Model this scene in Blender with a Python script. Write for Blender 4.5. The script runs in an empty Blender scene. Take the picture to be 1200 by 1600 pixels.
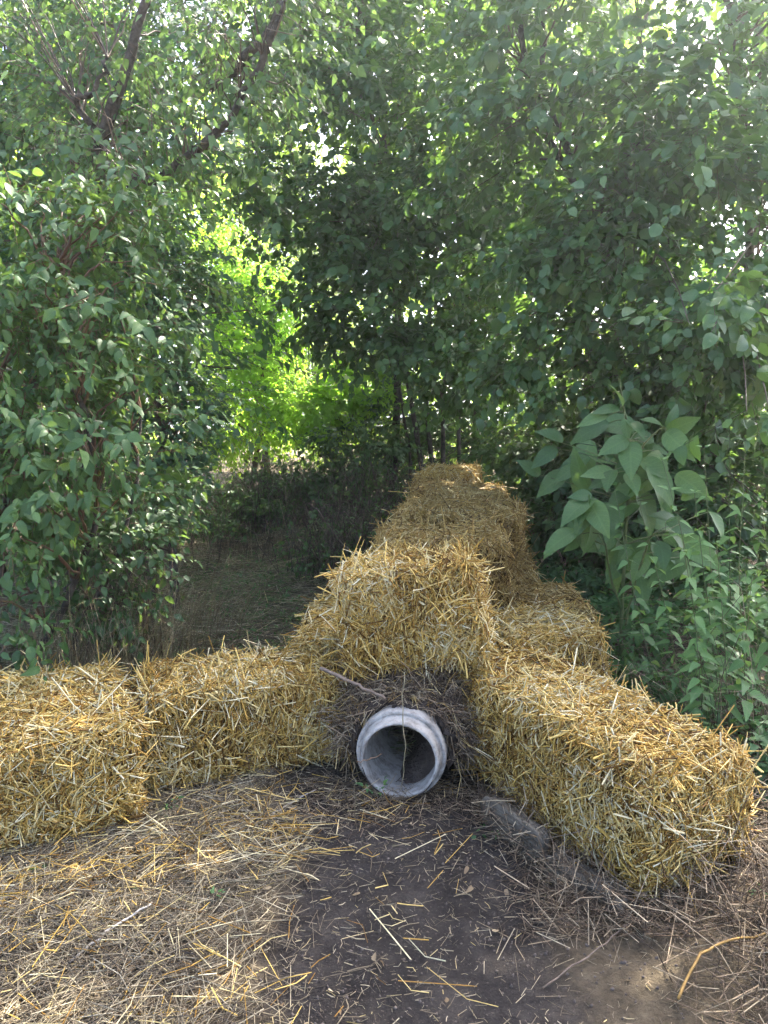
import bpy, math, random
import numpy as np
from mathutils import Vector, Matrix

# ------------------------------------------------------------------ camera, sky, sun, exposure
scene = bpy.context.scene
COL = scene.collection
CAM_H, PITCH, FOC = 1.6, math.radians(7.0), 1142.0      # metres, camera tilted down, focal length in pixels of a 1600 px tall frame
cam_data = bpy.data.cameras.new('camera')
cam_data.sensor_fit = 'VERTICAL'
cam_data.sensor_height = 24.0
cam_data.lens = 24.0 * FOC / 1600.0
cam_data.clip_start = 0.05
cam_data.clip_end = 1000.0
cam = bpy.data.objects.new('camera', cam_data)
cam.location = (0, 0, CAM_H)
cam.rotation_euler = (math.radians(90) - PITCH, 0, 0)
COL.objects.link(cam)
scene.camera = cam

SUN_EL, SUN_AZ = math.radians(50), math.radians(38)      # azimuth measured from +Y towards +X
SDIR = Vector((math.sin(SUN_AZ) * math.cos(SUN_EL), math.cos(SUN_AZ) * math.cos(SUN_EL), math.sin(SUN_EL)))
world = bpy.data.worlds.new('World')
scene.world = world
world.use_nodes = True
wn = world.node_tree
sky = wn.nodes.new('ShaderNodeTexSky')
sky.sky_type = 'NISHITA'
sky.sun_disc = False
sky.sun_elevation = SUN_EL
sky.sun_rotation = SUN_AZ
sky.dust_density = 4.0
sky.air_density = 0.6
sky.ozone_density = 0.6
wn.links.new(sky.outputs[0], wn.nodes['Background'].inputs[0])
wn.nodes['Background'].inputs[1].default_value = 0.15
sl = bpy.data.lights.new('sun', 'SUN')
sl.energy = 5.0
sl.angle = math.radians(0.53)
sl.color = (1.0, 0.93, 0.80)
sun = bpy.data.objects.new('sun', sl)
sun.rotation_euler = (-SDIR).to_track_quat('-Z', 'Y').to_euler()
sun.location = SDIR * 9
COL.objects.link(sun)
scene.view_settings.view_transform = 'Standard'
scene.view_settings.look = 'None'
scene.view_settings.exposure = 3.02
scene.view_settings.gamma = 1.0
scene.view_settings.use_curve_mapping = False
scene.render.engine = 'CYCLES'
scene.cycles.use_denoising = True
scene.cycles.max_bounces = 5
scene.cycles.use_adaptive_sampling = True
scene.cycles.adaptive_threshold = 0.03
scene.cycles.diffuse_bounces = 3
scene.cycles.glossy_bounces = 2
scene.cycles.transmission_bounces = 5
scene.cycles.caustics_reflective = False
scene.cycles.caustics_refractive = False
scene.cycles.sample_clamp_indirect = 6.0

# ------------------------------------------------------------------ helpers
def W(u, v, Y):
    """world point on the plane y=Y seen at pixel (u, v) of the 1200x1600 photograph"""
    dx, dy = (u - 600) / FOC, (800 - v) / FOC
    d = np.array([dx, math.cos(PITCH) + dy * math.sin(PITCH), -math.sin(PITCH) + dy * math.cos(PITCH)])
    return np.array([0, 0, CAM_H]) + d * (Y / d[1])

def project(P):
    """pixel (1200x1600) and distance of world points"""
    q = P - np.array([0, 0, CAM_H])
    f = q[:, 1] * math.cos(PITCH) - q[:, 2] * math.sin(PITCH)
    up = q[:, 1] * math.sin(PITCH) + q[:, 2] * math.cos(PITCH)
    f = np.maximum(f, 1e-3)
    return 600 + FOC * q[:, 0] / f, 800 - FOC * up / f, f

_S = np.random.default_rng(5)
_K = _S.normal(size=(24, 2)); _K /= np.linalg.norm(_K, axis=1)[:, None]; _PH = _S.uniform(0, 6.28, 24)
def noise2(x, y, scale, oct=3):
    out = 0
    a = 1.0
    for o in range(oct):
        s = 0
        for i in range(6):
            k = _K[(o * 6 + i) % 24] * scale * (2 ** o) * (0.7 + 0.12 * i)
            s = s + np.sin(x * k[0] + y * k[1] + _PH[(o * 6 + i) % 24])
        out = out + a * s / 3.0
        a *= 0.5
    return out

def nrm(v):
    return v / np.maximum(np.linalg.norm(v, axis=-1, keepdims=True), 1e-9)

def make_mesh(name, verts, faces, rnd=None, uv=None, smooth=True):
    """faces: (M,3) or (M,4) array, or a list of such arrays"""
    if not isinstance(faces, list):
        faces = [faces]
    me = bpy.data.meshes.new(name)
    verts = np.asarray(verts, dtype=np.float32)
    me.vertices.add(len(verts)); me.vertices.foreach_set('co', verts.ravel())
    idx = np.concatenate([np.asarray(f, dtype=np.int32).ravel() for f in faces])
    tot = np.concatenate([np.full(len(f), np.asarray(f).shape[1], dtype=np.int32) for f in faces])
    st = np.concatenate([[0], np.cumsum(tot)[:-1]]).astype(np.int32)
    me.loops.add(len(idx)); me.loops.foreach_set('vertex_index', idx)
    me.polygons.add(len(tot)); me.polygons.foreach_set('loop_start', st); me.polygons.foreach_set('loop_total', tot)
    if smooth:
        me.polygons.foreach_set('use_smooth', np.ones(len(tot), dtype=bool))
    if rnd is not None:
        at = me.attributes.new('rnd', 'FLOAT', 'POINT'); at.data.foreach_set('value', np.asarray(rnd, dtype=np.float32))
    if uv is not None:
        at = me.attributes.new('luv', 'FLOAT_VECTOR', 'POINT')
        u3 = np.zeros((len(verts), 3), dtype=np.float32); u3[:, :2] = uv
        at.data.foreach_set('vector', u3.ravel())
    me.update(calc_edges=True)
    return me

def add_obj(name, me, mat=None, parent=None, kind=None):
    o = bpy.data.objects.new(name, me)
    if mat is not None and me is not None and len(me.materials) == 0:
        me.materials.append(mat)
    COL.objects.link(o)
    if parent is not None:
        o.parent = parent
    if kind:
        o['kind'] = kind
    return o

def tag(o, label, cat, group=None, kind=None):
    o['label'] = label; o['category'] = cat
    if group: o['group'] = group
    if kind: o['kind'] = kind
    return o

def empty(name, loc=(0, 0, 0), rz=0.0, tilt=(0, 0)):
    o = bpy.data.objects.new(name, None)
    o.empty_display_size = 0.2
    o.location = loc; o.rotation_euler = (tilt[0], tilt[1], rz)
    COL.objects.link(o)
    return o

def tubes(paths, radii, sides=3, rng=None, flat=1.0, rnd=None, caps=False):
    """paths (n,k,3), radii (n,k) -> verts, quads, rnd per vertex"""
    n, k, _ = paths.shape
    tan = np.empty_like(paths)
    tan[:, 1:-1] = paths[:, 2:] - paths[:, :-2]
    tan[:, 0] = paths[:, 1] - paths[:, 0]; tan[:, -1] = paths[:, -1] - paths[:, -2]
    tan = nrm(tan)
    ref = (rng.normal(size=(n, 1, 3)) if rng is not None else np.tile(np.array([0.31, 0.17, 0.93]), (n, 1, 1)))
    ref = nrm(ref)
    a = nrm(np.cross(tan, np.broadcast_to(ref, tan.shape) + 1e-4)); b = np.cross(tan, a)
    ang = np.arange(sides) * 2 * math.pi / sides
    V = paths[:, :, None, :] + radii[:, :, None, None] * (np.cos(ang)[None, None, :, None] * a[:, :, None, :] + flat * np.sin(ang)[None, None, :, None] * b[:, :, None, :])
    V = V.reshape(-1, 3)
    i = np.arange(n)[:, None, None] * k * sides; j = np.arange(k - 1)[None, :, None] * sides; s = np.arange(sides)[None, None, :]; s2 = (s + 1) % sides
    q = np.stack([i + j + s, i + j + s2, i + j + sides + s2, i + j + sides + s], axis=-1).reshape(-1, 4)
    fl = [q]
    if caps:
        base = (np.arange(n) * k * sides)[:, None]
        if sides == 3:
            fl.append(base + np.array([[2, 1, 0]])); fl.append(base + (k - 1) * sides + np.array([[0, 1, 2]]))
        elif sides == 4:
            fl[0] = np.concatenate([q, base + np.array([[3, 2, 1, 0]]), base + (k - 1) * sides + np.array([[0, 1, 2, 3]])])
    r = rng.random(n) if rnd is None else rnd
    return V, fl, np.repeat(r, k * sides)

def merge(parts):
    """parts: list of (V, faceslist, rnd)"""
    off = 0; VV, FF3, FF4, RR = [], [], [], []
    for V, F, R in parts:
        VV.append(V); RR.append(R)
        for f in (F if isinstance(F, list) else [F]):
            (FF3 if f.shape[1] == 3 else FF4).append(f + off)
        off += len(V)
    F = []
    if FF4: F.append(np.concatenate(FF4))
    if FF3: F.append(np.concatenate(FF3))
    return np.concatenate(VV), F, np.concatenate(RR)

def smooth_path(pts, k, rng=None, wob=0.0):
    pts = np.asarray(pts, dtype=float)
    n = len(pts)
    t = np.linspace(0, n - 1, k)
    P = np.vstack([2 * pts[0] - pts[1], pts, 2 * pts[-1] - pts[-2]])
    out = []
    for x in t:
        i = min(int(x), n - 2); f = x - i
        p0, p1, p2, p3 = P[i], P[i + 1], P[i + 2], P[i + 3]
        out.append(0.5 * (2 * p1 + (p2 - p0) * f + (2 * p0 - 5 * p1 + 4 * p2 - p3) * f * f + (3 * p1 - p0 - 3 * p2 + p3) * f ** 3))
    out = np.array(out)
    if rng is not None and wob:
        out[1:-1] += rng.normal(size=(k - 2, 3)) * wob
    return out

def limb(pts, r0, r1, k=12, sides=7, rng=None, wob=0.0):
    p = smooth_path(pts, k, rng, wob)
    r = np.linspace(r0, r1, k)
    if rng is not None:
        r = r * rng.uniform(0.9, 1.1, k)
    return tubes(p[None], r[None], sides, rnd=np.array([0.5 if rng is None else rng.random()]))

# ------------------------------------------------------------------ materials
def new_mat(name):
    m = bpy.data.materials.new(name); m.use_nodes = True
    nt = m.node_tree; nt.nodes.clear()
    out = nt.nodes.new('ShaderNodeOutputMaterial')
    return m, nt, out

def ramp(nt, fac, stops):
    r = nt.nodes.new('ShaderNodeValToRGB')
    el = r.color_ramp.elements
    while len(el) < len(stops): el.new(0.5)
    for e, (p, c) in zip(el, stops):
        e.position = p; e.color = (*c, 1)
    nt.links.new(fac, r.inputs[0])
    return r.outputs[0]

def attr(nt, name, out='Fac'):
    a = nt.nodes.new('ShaderNodeAttribute'); a.attribute_name = name
    return a.outputs[out]

def tex_noise(nt, scale, detail=4, coord='Object', rough=0.55):
    tc = nt.nodes.new('ShaderNodeTexCoord'); n = nt.nodes.new('ShaderNodeTexNoise')
    n.inputs['Scale'].default_value = scale; n.inputs['Detail'].default_value = detail; n.inputs['Roughness'].default_value = rough
    nt.links.new(tc.outputs[coord], n.inputs['Vector'])
    return n.outputs['Fac']

def mixc(nt, fac, a, b, mode='MIX'):
    m = nt.nodes.new('ShaderNodeMix'); m.data_type = 'RGBA'; m.blend_type = mode
    if isinstance(fac, float): m.inputs[0].default_value = fac
    else: nt.links.new(fac, m.inputs[0])
    for i, c in ((6, a), (7, b)):
        if isinstance(c, tuple): m.inputs[i].default_value = (*c, 1)
        else: nt.links.new(c, m.inputs[i])
    return m.outputs[2]

def maths(nt, op, a, b=None, clamp=False):
    m = nt.nodes.new('ShaderNodeMath'); m.operation = op; m.use_clamp = clamp
    for i, c in ((0, a), (1, b)):
        if c is None: continue
        if isinstance(c, (int, float)): m.inputs[i].default_value = c
        else: nt.links.new(c, m.inputs[i])
    return m.outputs[0]

def leaf_mat(name, stops, trans, tfac=0.42, rough=0.42, spec=0.4, veins=True):
    m, nt, out = new_mat(name)
    col = ramp(nt, attr(nt, 'rnd'), stops)
    b = nt.nodes.new('ShaderNodeBsdfPrincipled')
    b.inputs['Roughness'].default_value = rough
    b.inputs['Specular IOR Level'].default_value = spec
    tcol = mixc(nt, 0.6, col, trans)
    if veins:
        mot = ramp(nt, tex_noise(nt, 9, 5, rough=0.7), [(0.3, (0.78, 0.82, 0.8)), (0.55, (1.0, 1.0, 1.0)), (0.75, (1.25, 1.15, 0.95))])
        col = mixc(nt, 1.0, col, mot, 'MULTIPLY')
        sep = nt.nodes.new('ShaderNodeSeparateXYZ'); nt.links.new(attr(nt, 'luv', 'Vector'), sep.inputs[0])
        ax = maths(nt, 'ABSOLUTE', sep.outputs[0])
        ph = maths(nt, 'SUBTRACT', maths(nt, 'MULTIPLY', sep.outputs[1], 8.0), maths(nt, 'MULTIPLY', ax, 7.0))
        fr = maths(nt, 'FRACT', ph)
        side = maths(nt, 'LESS_THAN', maths(nt, 'ABSOLUTE', maths(nt, 'SUBTRACT', fr, 0.5)), 0.07)
        mid = maths(nt, 'LESS_THAN', ax, 0.02)
        v = maths(nt, 'MULTIPLY', maths(nt, 'MAXIMUM', side, mid), 0.35)
        light = mixc(nt, 1.0, col, (1.9, 1.7, 1.6), 'MULTIPLY')
        col = mixc(nt, v, col, light)
        bp = nt.nodes.new('ShaderNodeBump'); bp.inputs['Strength'].default_value = 0.35; bp.inputs['Distance'].default_value = 0.004
        bp.invert = True
        nt.links.new(v, bp.inputs['Height']); nt.links.new(bp.outputs[0], b.inputs['Normal'])
    nt.links.new(col, b.inputs['Base Color'])
    t = nt.nodes.new('ShaderNodeBsdfTranslucent'); nt.links.new(tcol, t.inputs[0])
    mx = nt.nodes.new('ShaderNodeMixShader'); mx.inputs[0].default_value = tfac
    nt.links.new(b.outputs[0], mx.inputs[1]); nt.links.new(t.outputs[0], mx.inputs[2]); nt.links.new(mx.outputs[0], out.inputs[0])
    return m

def fibre_mat(name, stops, tfac=0.15, rough=0.5, spec=0.3):
    m, nt, out = new_mat(name)
    col = ramp(nt, attr(nt, 'rnd'), stops)
    n = tex_noise(nt, 60, 2)
    col = mixc(nt, 0.5, col, mixc(nt, 1.0, col, ramp(nt, n, [(0.3, (0.55, 0.5, 0.45)), (0.7, (1.2, 1.2, 1.2))]), 'MULTIPLY'))
    b = nt.nodes.new('ShaderNodeBsdfPrincipled'); b.inputs['Roughness'].default_value = rough; b.inputs['Specular IOR Level'].default_value = spec
    nt.links.new(col, b.inputs['Base Color'])
    t = nt.nodes.new('ShaderNodeBsdfTranslucent'); nt.links.new(col, t.inputs[0])
    mx = nt.nodes.new('ShaderNodeMixShader'); mx.inputs[0].default_value = tfac
    nt.links.new(b.outputs[0], mx.inputs[1]); nt.links.new(t.outputs[0], mx.inputs[2]); nt.links.new(mx.outputs[0], out.inputs[0])
    return m

def noise_mat(name, stops, scale=8, rough=0.9, bump=0.5, bscale=40, bdist=0.01, spec=0.2):
    m, nt, out = new_mat(name)
    n = tex_noise(nt, scale, 8, rough=0.65)
    col = ramp(nt, n, stops)
    b = nt.nodes.new('ShaderNodeBsdfPrincipled'); b.inputs['Roughness'].default_value = rough; b.inputs['Specular IOR Level'].default_value = spec
    nt.links.new(col, b.inputs['Base Color'])
    bp = nt.nodes.new('ShaderNodeBump'); bp.inputs['Strength'].default_value = bump; bp.inputs['Distance'].default_value = bdist
    nt.links.new(tex_noise(nt, bscale, 6), bp.inputs['Height']); nt.links.new(bp.outputs[0], b.inputs['Normal'])
    nt.links.new(b.outputs[0], out.inputs[0])
    return m

STRAW = fibre_mat('straw', [(0.0, (0.14, 0.07, 0.016)), (0.2, (0.40, 0.225, 0.045)), (0.5, (0.73, 0.50, 0.125)), (0.75, (0.80, 0.645, 0.28)), (1.0, (0.90, 0.83, 0.56))])
STRAW_OLD = fibre_mat('weathered straw', [(0.0, (0.11, 0.062, 0.02)), (0.3, (0.36, 0.22, 0.06)), (0.7, (0.60, 0.42, 0.135)), (1.0, (0.80, 0.66, 0.33))])
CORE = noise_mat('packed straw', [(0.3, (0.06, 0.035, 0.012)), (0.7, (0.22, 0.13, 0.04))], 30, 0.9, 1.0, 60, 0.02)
LITTER = fibre_mat('straw litter', [(0.0, (0.09, 0.07, 0.05)), (0.35, (0.20, 0.16, 0.105)), (0.7, (0.34, 0.285, 0.18)), (0.93, (0.52, 0.46, 0.32)), (1.0, (0.66, 0.52, 0.20))], 0.08)
ROTTEN = fibre_mat('rotten hay', [(0.0, (0.05, 0.033, 0.022)), (0.45, (0.16, 0.112, 0.07)), (0.8, (0.31, 0.235, 0.15)), (1.0, (0.52, 0.43, 0.28))], 0.05)
DRYGRASS = fibre_mat('dry grass', [(0.0, (0.10, 0.08, 0.045)), (0.5, (0.25, 0.20, 0.11)), (0.85, (0.38, 0.33, 0.20)), (1.0, (0.10, 0.16, 0.04))], 0.2)
TRODDEN = fibre_mat('trodden grass', [(0.0, (0.10, 0.085, 0.055)), (0.35, (0.25, 0.215, 0.13)), (0.62, (0.46, 0.40, 0.26)), (0.72, (0.10, 0.16, 0.05)), (1.0, (0.14, 0.21, 0.06))], 0.15)
CANE = fibre_mat('dead canes', [(0.0, (0.04, 0.028, 0.02)), (0.6, (0.085, 0.06, 0.045)), (1.0, (0.18, 0.135, 0.10))], 0.0)
BARK = noise_mat('bark', [(0.35, (0.035, 0.028, 0.022)), (0.7, (0.12, 0.10, 0.08))], 14, 0.9, 0.9, 30, 0.02)
STEM = fibre_mat('green stem', [(0.0, (0.08, 0.11, 0.04)), (1.0, (0.18, 0.22, 0.08))], 0.1)
TWIG = fibre_mat('twig', [(0.0, (0.06, 0.04, 0.03)), (1.0, (0.16, 0.11, 0.07))], 0.0)
TWIG_RED = fibre_mat('reddish twig', [(0.0, (0.10, 0.045, 0.03)), (1.0, (0.20, 0.13, 0.07))], 0.0)
TWINE = noise_mat('baling twine', [(0.3, (0.16, 0.27, 0.26)), (0.7, (0.33, 0.42, 0.38))], 50, 0.7, 0.6, 300, 0.002)
WOOD = noise_mat('weathered wood', [(0.3, (0.06, 0.05, 0.037)), (0.55, (0.15, 0.13, 0.10)), (0.75, (0.27, 0.24, 0.19))], 16, 0.9, 0.9, 50, 0.012)
_nt = WOOD.node_tree
_mp = _nt.nodes.new('ShaderNodeMapping'); _mp.inputs['Scale'].default_value = (3.0, 0.22, 3.0)
_tc = _nt.nodes.new('ShaderNodeTexCoord'); _nt.links.new(_tc.outputs['Object'], _mp.inputs['Vector'])
for _n in _nt.nodes:
    if _n.type == 'TEX_NOISE':
        _nt.links.new(_mp.outputs[0], _n.inputs['Vector'])
STICKM = noise_mat('grey stick', [(0.3, (0.11, 0.08, 0.06)), (0.7, (0.22, 0.17, 0.13))], 25, 0.85, 0.6, 60, 0.006)
PALESTICK = noise_mat('bleached stick', [(0.3, (0.30, 0.27, 0.23)), (0.7, (0.50, 0.46, 0.40))], 25, 0.85, 0.6, 60, 0.006)
SOILM = noise_mat('loose soil', [(0.3, (0.03, 0.023, 0.019)), (0.6, (0.075, 0.058, 0.046)), (0.85, (0.15, 0.12, 0.09))], 22, 0.95, 1.0, 50, 0.02)

CRUMB = noise_mat('crumbled earth', [(0.3, (0.075, 0.062, 0.053)), (0.6, (0.135, 0.112, 0.095)), (0.85, (0.24, 0.20, 0.17))], 40, 0.95, 0.6, 80, 0.004)
G3 = lambda a, b, c: [(0.0, a), (0.5, b), (1.0, c)]
L_DOG = leaf_mat('dogwood leaf', G3((0.034, 0.082, 0.028), (0.062, 0.13, 0.042), (0.115, 0.205, 0.06)), (0.26, 0.42, 0.05), 0.3, 0.48)
L_MAPLE = leaf_mat('field maple leaf', G3((0.030, 0.075, 0.042), (0.045, 0.105, 0.055), (0.07, 0.14, 0.065)), (0.22, 0.40, 0.06), 0.35, 0.5, veins=False)
L_BIRCH = leaf_mat('birch leaf', G3((0.04, 0.09, 0.035), (0.065, 0.13, 0.05), (0.11, 0.18, 0.075)), (0.26, 0.42, 0.07), 0.34, 0.55, veins=False)
L_HAZEL = leaf_mat('hazel leaf', G3((0.042, 0.095, 0.036), (0.075, 0.15, 0.054), (0.135, 0.23, 0.078)), (0.26, 0.46, 0.05), 0.32, 0.38, 0.5)
L_BRIGHT = leaf_mat('sun-brightened leaf', G3((0.11, 0.23, 0.03), (0.17, 0.33, 0.045), (0.25, 0.40, 0.06)), (0.64, 0.95, 0.10), 0.62, 0.5, veins=False)  # sunlight put into the leaf colour, brighter and yellower than the other foliage
L_WILLOW = leaf_mat('willow leaf', G3((0.10, 0.15, 0.08), (0.14, 0.20, 0.11), (0.18, 0.24, 0.13)), (0.40, 0.50, 0.18), 0.45, 0.5, veins=False)
L_FAR = leaf_mat('ash leaf', G3((0.06, 0.12, 0.03), (0.09, 0.17, 0.04), (0.13, 0.22, 0.06)), (0.42, 0.60, 0.07), 0.5, 0.5, veins=False)
L_DARK = leaf_mat('alder leaf', G3((0.025, 0.07, 0.04), (0.04, 0.10, 0.05), (0.06, 0.13, 0.06)), (0.20, 0.42, 0.06), 0.4, 0.5, veins=False)
L_BIG = leaf_mat('walnut leaf', G3((0.04, 0.095, 0.028), (0.062, 0.13, 0.04), (0.10, 0.185, 0.058)), (0.26, 0.42, 0.06), 0.3, 0.52)
L_NETTLE = leaf_mat('nettle leaf', G3((0.06, 0.14, 0.045), (0.09, 0.19, 0.06), (0.13, 0.25, 0.08)), (0.32, 0.50, 0.08), 0.35, 0.55)
L_HERB = leaf_mat('herb leaf', G3((0.035, 0.09, 0.035), (0.05, 0.13, 0.045), (0.09, 0.18, 0.05)), (0.26, 0.44, 0.07), 0.35, 0.55, veins=False)
L_BRAMBLE = leaf_mat('bramble leaf', G3((0.03, 0.07, 0.028), (0.05, 0.105, 0.04), (0.08, 0.15, 0.05)), (0.25, 0.40, 0.06), 0.35, 0.5, veins=False)
L_DEAD = leaf_mat('dead leaf', G3((0.20, 0.13, 0.07), (0.32, 0.24, 0.14), (0.46, 0.38, 0.25)), (0.4, 0.3, 0.15), 0.3, 0.7, veins=False)

# concrete with stains
m, nt, out = new_mat('concrete')
CONC = m
b = nt.nodes.new('ShaderNodeBsdfPrincipled'); b.inputs['Roughness'].default_value = 0.85
c1 = ramp(nt, tex_noise(nt, 9, 8, rough=0.7), [(0.3, (0.30, 0.278, 0.245)), (0.6, (0.46, 0.43, 0.38))])
dirt = ramp(nt, tex_noise(nt, 14, 8, rough=0.75), [(0.46, (0, 0, 0)), (0.62, (1, 1, 1))])
c2 = mixc(nt, maths(nt, 'MULTIPLY', dirt, 0.7), c1, (0.12, 0.10, 0.08))
nt.links.new(c2, b.inputs['Base Color'])
bp = nt.nodes.new('ShaderNodeBump'); bp.inputs['Strength'].default_value = 0.5; bp.inputs['Distance'].default_value = 0.004
nt.links.new(tex_noise(nt, 120, 6), bp.inputs['Height']); nt.links.new(bp.outputs[0], b.inputs['Normal']); nt.links.new(b.outputs[0], out.inputs[0])

# ground: bare soil on the trodden path, brown humus elsewhere
m, nt, out = new_mat('soil and humus')
GROUND = m
b = nt.nodes.new('ShaderNodeBsdfPrincipled'); b.inputs['Roughness'].default_value = 0.95; b.inputs['Specular IOR Level'].default_value = 0.15
s1 = ramp(nt, tex_noise(nt, 6, 10, rough=0.72), [(0.3, (0.022, 0.0185, 0.017)), (0.5, (0.043, 0.037, 0.033)), (0.75, (0.092, 0.079, 0.070))])
s2 = ramp(nt, tex_noise(nt, 12, 10, rough=0.75), [(0.3, (0.058, 0.046, 0.030)), (0.55, (0.14, 0.11, 0.072)), (0.8, (0.27, 0.22, 0.145))])
sp = ramp(nt, tex_noise(nt, 160, 3), [(0.62, (0, 0, 0)), (0.72, (1, 1, 1))])
s1 = mixc(nt, maths(nt, 'MULTIPLY', sp, 0.5), s1, (0.20, 0.165, 0.14))
nt.links.new(mixc(nt, attr(nt, 'rnd'), s2, s1), b.inputs['Base Color'])
bp = nt.nodes.new('ShaderNodeBump'); bp.inputs['Strength'].default_value = 1.0; bp.inputs['Distance'].default_value = 0.03
nt.links.new(tex_noise(nt, 45, 10, rough=0.7), bp.inputs['Height']); nt.links.new(bp.outputs[0], b.inputs['Normal']); nt.links.new(b.outputs[0], out.inputs[0])

# ------------------------------------------------------------------ ground
def sstep(x, a, b):
    t = np.clip((x - a) / (b - a), 0, 1); return t * t * (3 - 2 * t)

def path_mask(x, y):
    c = 0.14 + 0.05 * np.sin(y * 1.7)
    w = 0.46 + 0.05 * noise2(x, y, 6.0, 2)
    return (1 - sstep(np.abs(x - c), w * 0.75, w * 1.35)) * (1 - sstep(y, 3.1, 3.6))

def gz(x, y):
    x = np.asarray(x, float); y = np.asarray(y, float)
    near = 1 - sstep(np.hypot(x, y - 5), 12, 30)
    h = 0.018 * noise2(x, y, 4.0, 3) * near + 0.004 * noise2(x, y, 28.0, 2) * near
    h = h - 0.035 * path_mask(x, y)
    h = h + 0.016 * np.exp(-((x - 0.1) ** 2 / 0.05 + (y - 2.99) ** 2 / 0.012))
    h = h + 0.05 * sstep(x, 0.7, 1.3) * (1 - sstep(y, 3.0, 5.0))
    h = h + 0.22 * np.exp(-((x + 0.1 * y + 0.1) ** 2 / 0.5 + (y - 9.3) ** 2 / 0.35))
    h = h + 0.10 * sstep(-x, 1.6, 2.6) * sstep(y, 2.5, 3.6)
    return h

def axis(lo, a, b, hi, step):
    fine = np.arange(a, b + step / 2, step)
    def out_(start, end, s0):
        o, x, s = [], start, s0
        while abs(x - start) < abs(end - start):
            s *= 1.35; x += s * np.sign(end - start); o.append(x)
        return o
    return np.array(out_(a, lo, step)[::-1] + list(fine) + out_(b, hi, step))

xs = axis(-220, -3.0, 3.0, 220, 0.055); ys = axis(-120, 1.2, 10.5, 320, 0.055)
gx, gy = np.meshgrid(xs, ys)
gv = np.stack([gx, gy, gz(gx, gy)], -1).reshape(-1, 3)
nx, ny = len(xs), len(ys)
ii = (np.arange(ny - 1)[:, None] * nx + np.arange(nx - 1)[None, :]).ravel()
gq = np.stack([ii, ii + 1, ii + nx + 1, ii + nx], -1)
ground = add_obj('ground', make_mesh('ground', gv, gq, rnd=path_mask(gv[:, 0], gv[:, 1])), GROUND, kind='structure')

# ------------------------------------------------------------------ leaves, twigs and plants
def leaf_template(ts, wf, fold=0.18, droop=0.25, wave=0.0, petiole=0.0):
    """returns verts (k,3), faces list, uv (k,2); leaf along +Y, normal +Z, length 1"""
    V, UV, tri, quad = [], [], [], []
    mid = []
    for t in ts:
        mid.append(len(V)); V.append((0, t, -droop * t * t)); UV.append((0, t))
    for sgn in (-1, 1):
        sd = [None] * len(ts)
        for i, t in enumerate(ts[1:-1], 1):
            w = wf(t)
            sd[i] = len(V)
            V.append((sgn * w, t - 0.03, -droop * t * t + fold * w + wave * math.sin(9 * t + sgn))); UV.append((sgn * w, t))
        n = len(ts)
        def f(*a):
            a = a if sgn > 0 else a[::-1]
            (tri if len(a) == 3 else quad).append(a)
        f(mid[0], sd[1], mid[1])
        for i in range(1, n - 2):
            f(mid[i], sd[i], sd[i + 1], mid[i + 1])
        f(mid[n - 2], sd[n - 2], mid[n - 1])
    F = []
    if quad: F.append(np.array(quad))
    F.append(np.array(tri))
    return np.array(V, float), F, np.array(UV, float)

ovate = lambda w: (lambda t: w * (math.sin(math.pi * t ** 0.88)) ** 0.9)
T_OVATE = leaf_template([0, 0.1, 0.25, 0.42, 0.6, 0.78, 0.9, 1], ovate(0.29), 0.38, 0.42, 0.01)
T_OVATE_LO = leaf_template([0, 0.3, 0.7, 1], ovate(0.34), 0.22, 0.25)
T_ROUND = leaf_template([0, 0.12, 0.35, 0.62, 0.84, 1], lambda t: 0.44 * (math.sin(math.pi * t ** 0.85)) ** 0.55 * (1 + 0.07 * math.sin(23 * t)), 0.16, 0.2)
T_ROUND_LO = leaf_template([0, 0.22, 0.68, 1], lambda t: 0.46 * (math.sin(math.pi * t ** 0.85)) ** 0.6, 0.16, 0.2)
T_FAR = leaf_template([0, 0.45, 1], ovate(0.36), 0.22, 0.25)
T_BIRCH = leaf_template([0, 0.2, 0.55, 1], lambda t: 0.42 * (1 - t) ** 0.7 + 0.02, 0.12, 0.12)
T_NARROW = leaf_template([0, 0.45, 1], ovate(0.15), 0.2, 0.35)
T_LOBED = leaf_template([0, 0.25, 0.45, 0.6, 0.78, 1], lambda t: {0.25: .38, 0.45: .2, 0.6: .40, 0.78: .16}[t], 0.15, 0.15)
TS7 = [0, 0.1, 0.25, 0.42, 0.6, 0.78, 0.9, 1]
def bent(tm, roll, skew, hole=0.0):
    V = tm[0].copy(); V[:, 2] += roll * np.abs(V[:, 0]) ** 1.2 * np.sign(V[:, 0] + 1e-6) ; V[:, 0] += skew * V[:, 1] ** 2; V[:, 2] += hole * np.sin(6 * V[:, 1]) * 0.5
    return (V, tm[1], tm[2])
T_DOG = [leaf_template(TS7, ovate(0.29), 0.45, 0.45, 0.012), bent(leaf_template(TS7, ovate(0.25), 0.7, 0.65, 0.015), 0.1, 0.12), bent(leaf_template(TS7, ovate(0.31), 0.15, 0.25, 0.02), -0.2, -0.10),
         bent(leaf_template(TS7, ovate(0.27), 0.30, 0.85, 0.01), 0.25, 0.05, 0.04), bent(leaf_template(TS7, ovate(0.24), -0.25, 0.35, 0.02), 0.3, -0.16)]
TS4D = [0, 0.22, 0.6, 1]
T_DOG_LO = [leaf_template(TS4D, ovate(0.30), 0.45, 0.45), bent(leaf_template(TS4D, ovate(0.26), 0.7, 0.65), 0.1, 0.12), bent(leaf_template(TS4D, ovate(0.32), 0.15, 0.25), -0.2, -0.10), bent(leaf_template(TS4D, ovate(0.26), -0.25, 0.5), 0.3, -0.16)]
T_LOBED_LO = leaf_template([0, 0.3, 0.62, 1], lambda t: 0.36 if t < 0.5 else 0.30, 0.15, 0.2)
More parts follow.
